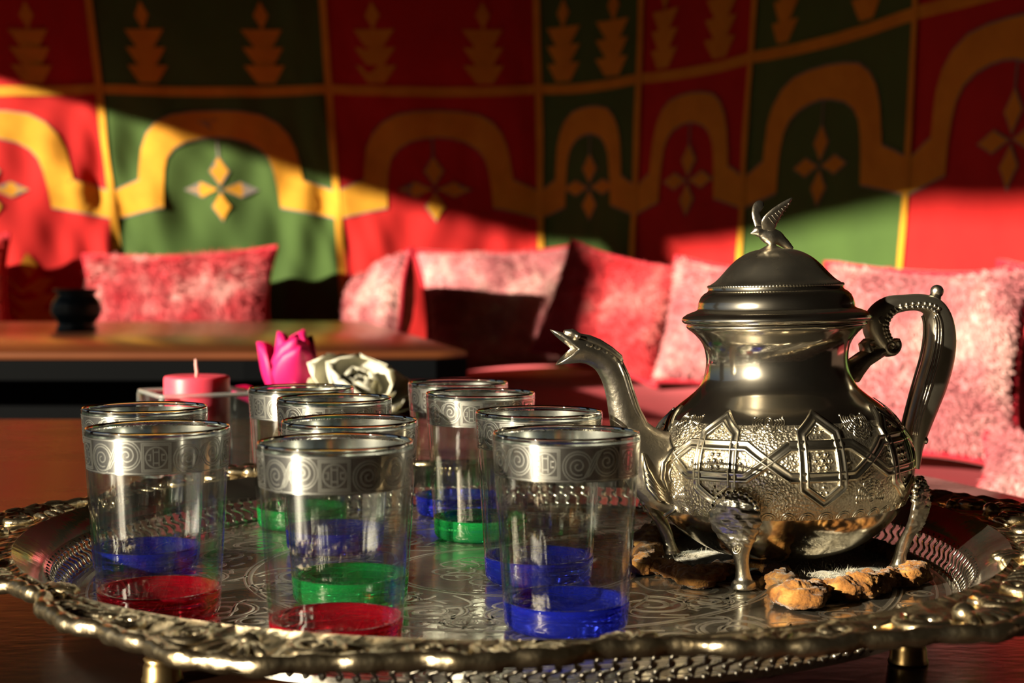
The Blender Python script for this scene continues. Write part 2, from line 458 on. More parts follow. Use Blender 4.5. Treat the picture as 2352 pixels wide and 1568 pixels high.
for i in range(NB - 1):
    mb = MB(); V = []; F = []
    nu, nz = (64, 110) if 1 <= i <= 7 else (16, 24)
    for a in range(nu + 1):
        for b in range(nz + 1): V.append(wall_pt(i + a / nu, WZ0 + (WZ1 - WZ0) * b / nz))
    for a in range(nu):
        for b in range(nz):
            F.append((a * (nz + 1) + b, (a + 1) * (nz + 1) + b, (a + 1) * (nz + 1) + b + 1, a * (nz + 1) + b + 1))
    col = 'green' if i % 2 == 0 else 'red'
    p = mb.add(V, F).build('cloth_panel', M[col] if i < 9 else M['shell'], wall)
    if i > 8: continue
    # vertical band at the left seam
    w = .0205 / PW[i]; wl = .0205 / PW[max(i - 1, 0)]
    zs = [WZ0 + (WZ1 - WZ0) * k / 90 for k in range(91)]
    strip_mesh(MB(), [(-wl, z) for z in zs], [(w, z) for z in zs], i, 1, .007)
    mb = strip_mesh(MB(), [(-wl, z) for z in zs], [(w, z) for z in zs], i, 1, .007); mb.build('vertical_band', M['yellow'], p)
    us = [k / 40 for k in range(41)]
    sag = lambda t: .765 - .010 * sin(pi * t)
    strip_mesh(mbh := MB(), [(t, sag(t) + .015) for t in us], [(t, sag(t) - .015) for t in us], i, 1, .005)
    mbh.build('horizontal_band', M['yellow'], p)
    mb = strip_mesh(MB(), sub_poly(OUT), sub_poly(INN), i, 1, .0045); mb.build('arch', M['yellow'], p)
    # thin dark cord edging of the arch
    for edge in (OUT, INN):
        e = sub_poly(edge)
        mb = strip_mesh(MB(), [(a, b + .005) for a, b in e], [(a, b - .005) for a, b in e], i, 1, .0035); mb.build('arch_edging', M['grey_thread'], p)
    uc = i + UC.get(i, .5); zc = .440
    ax = .045 / PW[i]
    for (du, dz, lu, lz) in ((0, .062, .025 / PW[i], .046), (0, -.055, .025 / PW[i], .046), (-.052 / PW[i], .002, ax, .024), (.052 / PW[i], .002, ax, .024)):
        V, F = patch([(uc + du, zc + dz - lz), (uc + du + lu * .55, zc + dz - lz * .42), (uc + du + lu, zc + dz), (uc + du + lu * .55, zc + dz + lz * .42), (uc + du, zc + dz + lz),
                      (uc + du - lu * .55, zc + dz + lz * .42), (uc + du - lu, zc + dz), (uc + du - lu * .55, zc + dz - lz * .42)], .004)
        MB().add(V, F).build('diamond', M['yellow'], p)
        V, F = patch([(uc + du, zc + dz - lz * 1.15), (uc + du + lu * 1.15, zc + dz), (uc + du, zc + dz + lz * 1.15), (uc + du - lu * 1.15, zc + dz)], .0028)
        MB().add(V, F).build('diamond_edging', M['grey_thread'], p)
    tw = .0028 / PW[i]; zz = [.545 + .068 * k / 8 for k in range(9)]
    strip_mesh(mbl := MB(), [(UC.get(i, .5) - tw, z) for z in zz], [(UC.get(i, .5) + tw, z) for z in zz], i, 1, .003)
    mbl.build('hanging_thread', M['grey_thread'], p)
    for du in (.26, .69):
        mb = MB(); tree(i + du, .782, .060 / PW[i], 1.0, mb); mb.build('tree_motif', M['yellow'], p)
    if i == 1:
        mb = MB(); tree(i + .60, -.02, .062 / PW[i], 1.0, mb); mb.build('tree_motif', M['yellow'], p)

# ------------------------------------------------------------------ rest of the tent
mb = MB().box((-7, -6, WZ0 - .05), (6, 8, WZ0)); fl = mb.build('floor', M['floor'], smooth=False)
tag(fl, 'dark rug covered floor under the low tables', 'floor', kind='structure')
gr = MB().box((-90, -60, WZ0 - .30), (60, 60, WZ0 - .06)).build('ground', M['sand'], smooth=False)
tag(gr, 'dry sandy ground outside the tent opening', 'ground', kind='structure')
ce = MB().box((-3.05, -3.4, 2.3), (3.2, 6.0, 2.34)).build('ceiling', M['shell'], smooth=False)
tag(ce, 'dark cloth tent ceiling stretched overhead', 'ceiling', kind='structure')
fw = MB().box((-3.05, -3.44, WZ0), (3.2, -3.4, 2.34)).build('wall_front', M['shell'], smooth=False)
tag(fw, 'dark tent wall on the viewer side', 'wall', kind='structure')
# unseen side wall: sloping edge shaped to throw the diagonal shade line indoors
edge = [(-3.4, 2.14), (-1.5, 2.01), (-.16, 1.880), (.44, 1.845), (1.5, 1.66), (2.58, 1.475), (3.80, 1.350), (5.4, 1.20)]
e = [tuple(q) for q in spline(edge, 8)]
V = []; F = []
for y, z in e:
    V += [(-3.0, y, z), (-3.0, y, 2.34), (-3.03, y, 2.34), (-3.03, y, z)]
for k in range(len(e) - 1):
    for j in range(4): F.append((k * 4 + j, k * 4 + (j + 1) % 4, (k + 1) * 4 + (j + 1) % 4, (k + 1) * 4 + j))
sw = MB().add(V, F).build('wall_left', M['shell'], smooth=False)
tag(sw, 'unseen tent side wall, sloping lower edge shaped to cut the sunlight', 'wall', kind='structure')
mb = MB().tube([(-3.015, y, z - .02) for y, z in e], .045, 10); r_ = mb.build('rolled_hem', M['shell'], sw)
# unseen blocker added at the opening, flared to shade back wall and scarlet cushion
V = []; F = []; rows = 40; n = 28
for k in range(rows + 1):
    t = k / rows; z = WZ0 + (1.68 - WZ0) * t
    f = min(1, max(0, (1.52 - z) / .16)); ylo = 1.93 - .40 * f; yhi = 2.30 - .18 * f
    y0 = (ylo + yhi) / 2; hw = (yhi - ylo) / 2
    for j in range(n):
        a = 2 * pi * j / n; rr = 1 + .08 * sin(7 * a + z)
        V.append((-3.0 + .10 * rr * sin(a), y0 + hw * rr * cos(a), z))
for k in range(rows):
    for j in range(n): F.append((k * n + j, k * n + (j + 1) % n, (k + 1) * n + (j + 1) % n, (k + 1) * n + j))
F.append(tuple(range(n - 1, -1, -1))); F.append(tuple(rows * n + j for j in range(n)))
cu = MB().add(V, F).build('shade_blocker', M['shell'])
tag(cu, 'unseen dark blocker added to shade the back wall and scarlet cushion', 'shade_blocker')

# ------------------------------------------------------------------ bench
SEAT_Z = -.162
poly = [(-2.75, 4.15), (-.55, 4.15), (-.24, 4.10), (.02, 3.62), (.30, 2.85), (.40, 2.2), (.405, 1.4), (.41, 1.1), (1.74, 1.1), (1.72, 1.2), (1.52, 2.2), (1.22, 3.1), (.98, 3.9), (.72, 4.55), (.42, 5.0), (.1, 5.22), (-2.75, 5.18)]
bench = tag(empty('bench', (0, 4, WZ0)), 'long red velvet bench running along the tent wall under the cushions', 'bench')
def child(mb, name, m, parent, **k):
    o = mb.build(name, m, parent, **k)
    o.matrix_parent_inverse = (Matrix.Translation(parent.location) @ parent.rotation_euler.to_matrix().to_4x4()).inverted()
    return o
child(MB().prism(poly, SEAT_Z - .13, SEAT_Z, .03), 'seat_cushion', M['seat'], bench, sharp=40)
inner = [(x + (.05 if x < 1 else -.03), y + .05) for x, y in poly]
child(MB().prism(poly, WZ0, SEAT_Z - .135), 'plinth', M['black_wood'], bench, smooth=False)

# ------------------------------------------------------------------ cushions
def pillow_pt(u, v, w, h, t, side, seed):
    x = w / 2 * u * (1 - .11 * (1 - v * v) * abs(u) ** 2); z = h / 2 * v * (1 - .11 * (1 - u * u) * abs(v) ** 2)
    e = max(0.0, (1 - u ** 4) * (1 - v ** 4)) ** .55
    y = -side * t / 2 * e
    nz = noise.noise(Vector((x * 7 + seed, z * 7, side * 3.0))) * .016 + noise.noise(Vector((x * 19 + seed, z * 19, side))) * .006
    y += -side * nz * min(1, e * 1.6)
    bend = noise.noise(Vector((seed * 3.1, u * .9, v * .9))) * .02
    return (x, y + bend, z)
def cushion(label, c, w, h, t, yaw, lean, roll, m, seed, fur=.012, group='plush cushions along the bench', nf=5000):
    root = empty('cushion', c)
    root.rotation_euler = (Matrix.Rotation(R(yaw), 3, 'Z') @ Matrix.Rotation(R(-lean), 3, 'X') @ Matrix.Rotation(R(roll), 3, 'Y')).to_euler()
    tag(root, label, 'cushion', group)
    n = 34; V = []; F = []
    for side in (1, -1):
        b = len(V)
        for i in range(n + 1):
            for j in range(n + 1): V.append(pillow_pt(-1 + 2 * i / n, -1 + 2 * j / n, w, h, t, side, seed))
        for i in range(n):
            for j in range(n):
                q = (b + i * (n + 1) + j, b + (i + 1) * (n + 1) + j, b + (i + 1) * (n + 1) + j + 1, b + i * (n + 1) + j + 1)
                F.append(q if side == 1 else q[::-1])
    MB().add(V, F).build('cover', m, root)
    per = [(-1 + 2 * k / 24, -1) for k in range(24)] + [(1, -1 + 2 * k / 24) for k in range(24)] + [(1 - 2 * k / 24, 1) for k in range(24)] + [(-1, 1 - 2 * k / 24) for k in range(24)]
    MB().tube([pillow_pt(a, b, w * 1.01, h * 1.01, t, 1, seed) for a, b in per], .0075, 8, closed=True).build('piping', M['piping'], root)
    if fur:
        U = rng.uniform(-.97, .97, nf); W = rng.uniform(-.97, .97, nf); FV = []; FF = []
        for k in range(nf):
            p = Vector(pillow_pt(U[k], W[k], w, h, t, 1, seed))
            p2 = Vector(pillow_pt(U[k] + .03, W[k], w, h, t, 1, seed)); p3 = Vector(pillow_pt(U[k], W[k] + .03, w, h, t, 1, seed))
            nn = (p2 - p).cross(p3 - p).normalized()
            if nn.y > 0: nn = -nn
            sw_ = Vector((noise.noise(Vector((p.x * 9, p.z * 9, seed))), 0, -.6 + noise.noise(Vector((p.x * 9, p.z * 9, seed + 5)))))
            d = (nn * .7 + sw_ * .9 + Vector(rng.normal(0, .25, 3))).normalized() * fur * rng.uniform(.6, 1.4)
            s_ = Vector((-d.z, 0, d.x)).normalized() * .0016
            b = len(FV); FV += [p - s_, p + s_, p + d]; FF.append((b, b + 1, b + 2))
        f = MB().add(FV, FF).build('pile', m, root, smooth=False); f['kind'] = 'stuff'
    return root
cushion('crimson cushion cut off by the left edge of the photo', at(-128, 684, 4.90), .43, .40, .14, 6, 8, -3, M['red_fur'], 3.1)
cushion('shaggy red and pink cushion behind the small blue-black pot', at(410, 708, 4.90), .655, .39, .17, -4, 12, -2.4, M['pink_fur'], 8.2, .022, nf=9000)
cushion('narrow pink cushion seen edge-on at the corner of the far table', at(868, 716, 4.45), .36, .314, .14, -62, 16, -12, M['rose_fur'], 5.4)
cushion('pink cushion half covered by a dark shadow, left of the spout', at(1158, 709, 4.72), .545, .405, .15, 8, 16, -3, M['rose_fur'], 11.9)
cushion('scarlet cushion half in shade directly behind the open spout', at(1408, 716, 4.16), .41, .335, .14, -30, 18, 13, M['red_fur'], 17.3)
cushion('upright pale pink cushion between the spout and the teapot neck', at(1708, 754, 3.62), .42, .315, .16, -28, 14, 6, M['rose_fur'], 21.7)
cushion('pale pink cushion mostly hidden behind the teapot lid', at(1850, 775, 3.25), .36, .30, .14, -34, 12, 0, M['rose_fur'], 25.2)
cushion('large pale pink cushion with crimson edging behind the teapot handle', at(2112, 832, 2.34), .325, .315, .13, -28, 14, 1.0, M['rose_fur'], 29.6, .010, nf=9000)
cushion('crimson cushion at the right edge of the photo, above a pink one', at(2470, 822, 2.66), .33, .33, .12, -44, 10, 3, M['red_fur'], 33.0)
cushion('low pink cushion peeping in at the right edge', at(2440, 1098, 1.86), .20, .095, .08, -30, 30, 3, M['rose_fur'], 37.0, nf=2000)

# ------------------------------------------------------------------ far low table with small pot
T2 = .0265
ft = tag(empty('low_table', (-1.0, 3.0, WZ0)), 'far low table with a reddish polished top and black edge', 'table')
poly = [(-2.4, 2.32), (-.42, 2.31), (-.12, 2.335), (-.072, 2.37), (-.40, 4.02), (-2.4, 3.93)]
child(MB().prism(poly, T2 - .012, T2, .003), 'table_top', M['wood2'], ft, sharp=30)
child(MB().prism([(x, y) for x, y in poly], T2 - .045, T2 - .0122, .002), 'edge_board', M['black_wood'], ft, smooth=False)
child(MB().prism([(-2.3, 2.42), (-.20, 2.42), (-.46, 3.9), (-2.3, 3.85)], T2 - .17, T2 - .046), 'apron', M['black_wood'], ft, smooth=False)
for x, y in ((-2.2, 2.5), (-.27, 2.5), (-.52, 3.8), (-2.2, 3.75)):
    child(MB().box((x - .05, y - .05, WZ0), (x + .05, y + .05, T2 - .171)), 'leg', M['black_wood'], ft, smooth=False)

p = on_plane(176, 758, T2)
pot = tag(empty('ceramic_pot', p), 'small blue-black glazed pot on the far low table', 'pot')
s = p.y / 3400
prof = [(0, 0), (46 * s, 0), (47 * s, 4 * s), (40 * s, 12 * s), (44 * s, 20 * s), (54 * s, 34 * s), (57 * s, 46 * s), (56 * s, 48 * s), (57 * s, 50 * s), (54 * s, 62 * s), (48 * s, 73 * s), (42 * s, 79 * s),
        (41 * s, 83 * s), (50 * s, 91 * s), (51 * s, 94 * s), (47 * s, 95 * s), (38 * s, 86 * s), (44 * s, 70 * s), (50 * s, 46 * s), (38 * s, 12 * s), (0, 8 * s)]
MB().lathe(prof, 40).build('bowl', M['blue_glaze'], pot)
MB().lathe([((57 + .7 * cos(2 * pi * k / 8)) * s, (47 + 1.6 * sin(2 * pi * k / 8)) * s) for k in range(9)], 40).build('ridge', M['blue_glaze'], pot)

# ------------------------------------------------------------------ near table
T1 = -.0125
nt_ = tag(empty('tea_table', (-.2, .8, WZ0)), 'dark brown varnished wooden table carrying the tray', 'table')
poly = [(-1.5, -.10), (.60, -.10), (.42, .82), (.362, 1.045), (.319, 1.179), (.19, 1.60), (.16, 1.625), (-1.5, 1.62)]
child(MB().prism(poly, T1 - .035, T1, .004), 'table_top', M['dark_wood'], nt_, sharp=30)
child(MB().prism([(-1.4, .0), (.45, .0), (.30, .9), (.12, 1.5), (-1.4, 1.5)], T1 - .13, T1 - .0355), 'apron', M['black_wood'], nt_, smooth=False)
for x, y in ((-1.3, .08), (.38, .08), (.06, 1.42), (-1.3, 1.42)):
    child(MB().box((x - .04, y - .04, WZ0), (x + .04, y + .04, T1 - .131)), 'leg', M['black_wood'], nt_, smooth=False)

# ------------------------------------------------------------------ tray
TC = Vector((0.0, .715, 0.0))
tray = tag(empty('serving_tray', TC), 'round silver tray with pierced gallery and scrolled sun-gold rim under the tea glasses', 'tray')
RF = .208
MB().lathe([(0, 0), (RF, 0), (RF + .001, .0012), (RF + .0012, -.0015), (RF - .004, -.003), (0, -.003)], 128).build('floor_plate', M['tray'], tray, sharp=40)
pr = [(RF + .0075, .0112), (RF + .0085, .0125), (RF + .0115, .0155), (RF + .0165, .0190), (RF + .0205, .0212), (RF + .0225, .0224), (RF + .0225, .0212), (RF + .020, .0200), (RF + .0160, .0178), (RF + .0105, .0142), (RF + .0065, .0112), (RF + .0075, .0112)]
MB().lathe(pr, 160).build('inner_band', M['tray'], tray, sharp=50)
# pierced gallery: slanting wavy bars
NBAR = 200
def gal(t, ang, h=0.0):
    r = RF + .0006 + .0070 * t + h; z = .0006 + .0110 * t
    return Vector((r * cos(ang), r * sin(ang), z))
da = 2 * pi / NBAR
pts = []; rad = []
for k in range(17):
    t = k / 16
    a = da * (1.15 * t - .55) + da * .22 * sin(2 * pi * t * 2.0)
    pts.append(gal(t, a)); rad.append((.00062, .00115 + .00055 * cos(2 * pi * t * 3)))
bar_me = MB().tube(pts, rad, 6, up=(1, 0, 0)).mesh('gallery_bar', M['tray'])
for k in range(NBAR): inst('gallery_bar', bar_me, tray, Matrix.Rotation(da * k, 4, 'Z'))
# rim
def r_out(a):
    d = math.degrees(a)
    return .2565 + .0135 * cos(R(6 * (d - 250))) + .0035 * cos(R(18 * (d - 250))) + .0012 * cos(R(54 * d))
RI = RF + .0225
n = 720; prof_n = 9; V = []; F = []
for k in range(n):
    a = 2 * pi * k / n; ro = r_out(a)
    for j in range(prof_n):
        t = j / (prof_n - 1); r = RI + (ro - RI) * t
        z = .0222 - .0022 * sin(pi * min(1, t * 1.15)) + .0022 * max(0, (t - .7) / .3)
        q = noise.noise(Vector((a * 38, t * 3.4, 2))) * .0022 + noise.noise(Vector((a * 90, t * 7, 8))) * .0014
        z += q * sin(pi * min(t + .1, 1))
        V.append((r * cos(a), r * sin(a), z))
    V.append(((ro + .0006) * cos(a), (ro + .0006) * sin(a), .0188)); V.append(((RI + .002) * cos(a), (RI + .002) * sin(a), .0195))
m_ = prof_n + 2
for k in range(n):
    k2 = (k + 1) % n
    for j in range(m_): F.append((k * m_ + j, k2 * m_ + j, k2 * m_ + (j + 1) % m_, k * m_ + (j + 1) % m_))
MB().add(V, [f[::-1] for f in F]).build('rim', M['tray_rim'], tray)
# gadrooned lip along the lobed outline
pts = []; rad = []
for k in range(n):
    a = 2 * pi * k / n; ro = r_out(a)
    pts.append((ro * cos(a), ro * sin(a), .0216 + .0006 * noise.noise(Vector((a * 30, 0, 1)))))
    rr = .0024 + .0009 * abs(sin(k * pi / 6)) + .0005 * noise.noise(Vector((a * 50, 3, 1)))
    rad.append((rr * 1.1, rr))
MB().tube(pts, rad, 10, closed=True).build('lip', M['tray_rim'], tray)
# cast ornaments: shared meshes
scr = []
for sgn in (1, -1):
    P = [(x, y, .0015 + .001 * (1 - i / 46)) for i, (x, y) in enumerate(spiral(0, 0, .0012, .0085, 1.45, 0, 46, sgn))]
    tail = [(P[-1][0] + sgn * .0 + .004 * q, P[-1][1] + sgn * .010 * q, .0012) for q in (.35, .7, 1.0, 1.3)]
    P = P + tail; m0 = len(P)
    scr.append(MB().tube(P, [(.0012 + .0013 * min(1, i / 16)) * (1 if i < m0 - 5 else max(.25, (m0 - i) / 5)) for i in range(m0)], 8).mesh('rim_scroll', M['tray_rim']))
bead = MB().ball((0, 0, .001), (.0034, .0030, .0030), 12, 8).mesh('rim_bead', M['tray_rim'])
leafm = MB()
for j in range(5):
    a = (j - 2) * .42
    leafm.ball((.0062 * cos(a), .0062 * sin(a), .0014), (.0066, .0019, .0024), 10, 6, Matrix.Rotation(a, 3, 'Z'))
leafm.ball((-.001, 0, .0018), (.0030, .0030, .0028), 10, 6)
leafm = leafm.mesh('rim_shell', M['tray_rim'])
rod = MB().tube([(-.0105, 0, .0006), (-.006, .0009, .0016), (0, 0, .002), (.006, -.0009, .0016), (.0105, 0, .0006)], [(.0008, .0010), (.0020, .0021), (.0023, .0025), (.0020, .0021), (.0008, .0010)], 8).mesh('rim_gadroon', M['tray_rim'])
def put(name, me, deg, f, rot, s=1.0, z=.0196):
    a = R(deg); ro = r_out(a); r = RI + (ro - RI) * f
    inst(name, me, tray, Matrix.Translation((r * cos(a), r * sin(a), z)) @ Matrix.Rotation(a + R(rot), 4, 'Z') @ Matrix.Scale(s, 4))
for k in range(6):
    c = 250 + 60 * k
    put('rim_shell', leafm, c, .52, 0, 1.5); put('rim_shell', leafm, c + 30, .45, 180, 1.1)
    for sg in (1, -1):
        s0 = scr[0] if sg > 0 else scr[1]
        put('rim_scroll', s0, c + sg * 5.2, .56, 20 * sg, 1.15); put('rim_scroll', s0, c + sg * 13.5, .55, -70 * sg, .95)
        put('rim_scroll', s0, c + sg * 23.0, .55, 150 * sg, .75)
        put('rim_bead', bead, c + sg * 9.4, .80, 0, 1.1); put('rim_bead', bead, c + sg * 17.6, .85, 0, .9); put('rim_bead', bead, c + sg * 2.9, .93, 0, .9)
        for q in range(4): put('rim_gadroon', rod, c + sg * (17.5 + 2.1 * q), .40 + .04 * q, 35 * sg, .8)
# engraving on the plate
def plate(s_, t_, h): return (s_, t_, h)
RB = [(-.5, .00001), (-.36, .00010), (.36, .00010), (.5, .00001)]
def rb(w): return [(o * w * 1.5, h) for o, h in RB]
mb = MB()
for rr, w in ((.204, .0016), (.199, .0008), (.1835, .0008), (.1805, .0014), (.128, .0008), (.1255, .0014), (.060, .0012), (.057, .0006)):
    mb.strap(circle(0, 0, rr, 128), plate, rb(w), closed=True)
for k in range(44):
    a = 2 * pi * k / 44; x, y = .1912 * cos(a), .1912 * sin(a)
    mb.strap(circle(x, y, .0058, 16), plate, rb(.0009), closed=True); mb.strap(circle(x, y, .0036, 12), plate, rb(.0006), closed=True)
for k in range(12):
    a = 2 * pi * k / 12 + .1; sg = 1 if k % 2 else -1
    ux, uy = cos(a), sin(a); vx, vy = -sin(a), cos(a)
    def loc(p): return (ux * p[0] - vx * p[1] * sg, uy * p[0] - vy * p[1] * sg)
    for (cx, cy, r1, tn, a0, w) in ((.152, .004, .017, 1.9, 0, .0014), (.150, -.026, .012, 1.7, 2.0, .0011), (.098, .004, .016, 1.9, 3.1, .0014), (.080, -.018, .009, 1.6, 1.0, .001), (.108, .026, .010, 1.6, 4.0, .001), (.166, .031, .009, 1.5, 1.5, .001)):
        mb.strap([loc(p_) for p_ in spiral(cx, cy, .0012, r1, tn, a0, 44)], plate, rb(w))
        mb.strap([loc(p_) for p_ in spiral(cx, cy, .0026, r1 * 1.16, tn, a0 + .1, 44)], plate, rb(w * .55))
        for q in range(6):
            b_ = a0 + q * .9; L0, L1 = r1 * 1.1, r1 * 1.1 + .006
            mb.strap([loc((cx + (L0 + (L1 - L0) * t) * cos(b_ + .5 * t), cy + (L0 + (L1 - L0) * t) * sin(b_ + .5 * t))) for t in (0, .33, .66, 1)], plate, [(o * .0022, h) for o, h in RB])
    mb.strap([loc((.064 + .06 * t, .016 * sin(2 * pi * t))) for t in [i / 20 for i in range(21)]], plate, rb(.0012))
    mb.strap([loc((.13 + .05 * t, .014 * sin(2 * pi * t + 1))) for t in [i / 20 for i in range(21)]], plate, rb(.0010))
    mb.strap([loc(p_) for p_ in spiral(.030, 0, .001, .013, 1.6, 0, 36)], plate, rb(.001))
en = mb.build('engraving', M['engrave'], tray); en['kind'] = 'stuff'
foot_me = MB().lathe([(0, -.0029), (.0062, -.0029), (.0072, -.0035), (.0066, -.0050), (.0072, -.0062), (.0074, -.0098), (.0080, -.0112), (.0078, -.0124), (0, -.0124)], 28).mesh('foot', M['brass'])
for d in (229, 321, 49, 139): inst('foot', foot_me, tray, Matrix.Translation((.204 * cos(R(d)), .204 * sin(R(d)), 0)))

# ------------------------------------------------------------------ tea glasses
GH, GR0, GR1 = .080, .0250, .0300
def gro(z): return GR0 + (GR1 - GR0) * z / GH
ZC = .0115; WT = .0015
def gri(z): return gro(z) - WT - .0012 * max(0, 1 - z / .02)
wz = (ZC, .02, .03, .04, .05, .06, .07, .0785)
wall_me = MB().lathe([(gro(z), z) for z in wz], 72).mesh('glass_wall', M['glass'])
V = []; F = []; ni = 180
for z in wz[::-1]:
    for k in range(ni):
        a = 2 * pi * k / ni; f = min(1, max(0, (.060 - z) / .02))
        r = gri(z) + f * (.00016 * sin(11 * a + .6 * sin(3 * a)) + .00010 * sin(23 * a + 1.7) + .00006 * sin(41 * a + z * 90))
        V.append((r * cos(a), r * sin(a), z))
for i in range(len(wz) - 1):
    for k in range(ni): F.append((i * ni + k, i * ni + (k + 1) % ni, (i + 1) * ni + (k + 1) % ni, (i + 1) * ni + k))
inner_me = MB().add(V, F).mesh('inner_wall', M['glass'])
rc, rz = (gro(.0785) + gri(.0785)) / 2, .0785
rim_me = MB().lathe([(rc - .00052 * cos(2 * pi * k / 12), rz + .0010 * sin(2 * pi * k / 12)) for k in range(13)], 96).mesh('rim_bead', M['rim_glass'])
basep = [(0, .0011), (.0165, .0010), (.0195, .0003), (.0215, 0), (.0232, .0002), (.0243, .0010), (gro(.0025), .0025), (gro(.005), .005), (gro(.01), .01), (gro(ZC), ZC),
         (gri(ZC), ZC), (gri(.0095) - .0004, .0095), (gri(.008) - .0018, .0078), (gri(.007) - .0045, .0068), (.010, .0063), (0, .0061)]
base_me = {}
for c in ('red', 'blue', 'green'):
    base_me[c] = MB().lathe(basep, 72).mesh('coloured_base', M['base_' + c])
BZ0, BZ1 = .0625, .0768
band_me = MB().lathe([(gro(BZ0) + .00006, BZ0), (gro(BZ0 + .005) + .00006, BZ0 + .005), (gro(BZ0 + .010) + .00006, BZ0 + .010), (gro(BZ1) + .00006, BZ1)], 96).mesh('silver_band', M['band'])
REP = 5; PER = 2 * pi * .0295 / REP
def gmap(s_, t_, h):
    a = s_ / .0295; r = gro(t_) + .00006 + h
    return (r * cos(a), r * sin(a), t_)
LP = lambda w: [(-.5 * w, .00012), (.5 * w, .00012)]
mb = MB()
for k in range(REP):
    s0 = k * PER; zc = (BZ0 + BZ1) / 2
    for hw in (.0057, .0050): mb.strap(densify([(s0 - hw, zc - hw), (s0 + hw, zc - hw), (s0 + hw, zc + hw), (s0 - hw, zc + hw)], .002, True), gmap, LP(.00055), closed=True)
    mb.strap(circle(s0, zc, .0042, 28), gmap, LP(.0006), closed=True)
    for d in (-.0011, .0011):
        mb.strap([(s0 - .0034, zc + d), (s0 + .0034, zc + d)], gmap, LP(.0005)); mb.strap([(s0 + d, zc - .0034), (s0 + d, zc + .0034)], gmap, LP(.0005))
    for d in (-.0022, .0022):
        mb.strap([(s0 - .0014, zc + d), (s0 + .0014, zc + d)], gmap, LP(.0005)); mb.strap([(s0 + d, zc - .0014), (s0 + d, zc + .0014)], gmap, LP(.0005))
    c1 = (s0 + .0128, zc - .0008); c2 = (s0 + .0250, zc + .0008)
    for rr, tn in ((.0036, 1.6), (.0050, .95), (.0061, .8)):
        mb.strap(spiral(c1[0], c1[1], .0006 if tn > 1 else rr * .93, rr, tn, R(300) - 2 * pi * tn, 36), gmap, LP(.00055))
        mb.strap(spiral(c2[0], c2[1], .0006 if tn > 1 else rr * .93, rr, tn, R(120) - 2 * pi * tn, 36), gmap, LP(.00055))
    for d in (-.0012, 0, .0012):
        mb.strap([(c1[0] + .0026 + d + .0070 * t, c1[1] - .0045 + (.0106) * (t * t * (3 - 2 * t)) + d * .4) for t in [i / 12 for i in range(13)]], gmap, LP(.0005))
for z in (BZ0 + .0006, BZ1 - .0006): mb.strap(circle(0, 0, 1, 4)[:0] or [(2 * pi * .0295 * i / 96, z) for i in range(97)], gmap, LP(.0004))
line_me = mb.mesh('band_pattern', M['band_line'])
GL = [  # centre px, rim width px, colour, yaw of the pattern, label
    (360, 330, 'red', 282, 'front left tea glass with red base and silver band'),
    (330.5, 285, 'blue', 200, 'blue-based tea glass directly behind the front left glass'),
    (769, 362, 'red', 276, 'nearest tea glass, red base and silver band, at the front centre'),
    (802, 315, 'green', 150, 'green-based tea glass right behind the nearest red-based glass'),
    (767, 265, 'blue', 40, 'third tea glass of the centre row, counting away from the viewer, blue base'),
    (691, 242, 'green', 225, 'farthest tea glass of the centre row, just in front of the roses'),
    (1301, 342, 'blue', 252, 'front right tea glass with bright blue base'),
    (1238, 295, 'blue', 100, 'blue-based tea glass just behind the front right glass, beside the spout'),
    (1103, 253, 'green', 262, 'green-based tea glass, third in the right-hand row'),
    (1052, 230, 'blue', 236, 'farthest tea glass of the right-hand row, blue base partly hidden')]
for i, (cx, w, c, yaw, lab) in enumerate(GL):
    D = 3400 * .060 / w
    g = tag(empty('tea_glass', ((cx - 1176) / 3400 * D, D, .0004), (0, 0, R(yaw))), lab, 'glass', 'tea glasses on the tray')
    inst('glass_wall', wall_me, g); b = inst('coloured_base', base_me[c], g)
    b['label'] = {'red': 'ruby red', 'blue': 'cobalt blue', 'green': 'emerald green'}[c] + ' glass base'
    inst('inner_wall', inner_me, g); inst('rim', rim_me, g)
    bd = inst('silver_band', band_me, g); inst('band_pattern', line_me, bd)

# ------------------------------------------------------------------ teapot
PC = Vector(((1797 - 1176) / 3400 * .719, .719, .0034))
POT_M = Matrix.Translation(PC) @ Matrix.Rotation(R(-1.5), 4, 'Y') @ Matrix.Rotation(R(18), 4, 'Z')
POT_I = POT_M.inverted()
teapot = empty('teapot'); teapot.matrix_world = POT_M
tag(teapot, 'ornate silver teapot with dragon spout and bird on its domed lid', 'teapot')
KP = 4729.0
def zz(y): return (1309 - y) / KP - .0034
def pot_plane(px, py):
    """pixel -> (x,z) in the teapot's own plane of symmetry"""
    o = POT_I @ Vector((0, 0, CAM_Z)); q = POT_I @ at(px, py, 1.0); d = q - o
    t = -o.y / d.y; p_ = o + d * t
    return p_.x, p_.z
BP = [(741, 204), (746, 205), (752, 200), (758, 192), (768, 182), (782, 171), (800, 164), (825, 161), (850, 164), (870, 171), (890, 183), (908, 203), (926, 227), (945, 249), (965, 266), (985, 279), (1010, 291),
      (1040, 299), (1070, 302), (1100, 299), (1130, 291), (1160, 276), (1190, 254), (1218, 224), (1245, 184), (1264, 138), (1276, 85), (1281, 40), (1282, 0)]
BPm = [(r / KP, zz(y)) for y, r in BP]
bs = spline(BPm, 4)
BZ = np.array([q[1] for q in bs][::-1]); BR = np.array([max(q[0], 0) for q in bs][::-1])
def body_r(z): return float(np.interp(z, BZ, BR))
outer = [(max(q[0], 0), q[1]) for q in bs]
inn = [(.0405, outer[0][1] - .002), (.0425, outer[0][1])]
body = MB().lathe(inn + outer, 144).build('body', M['silver'], teapot)
R0 = .0636
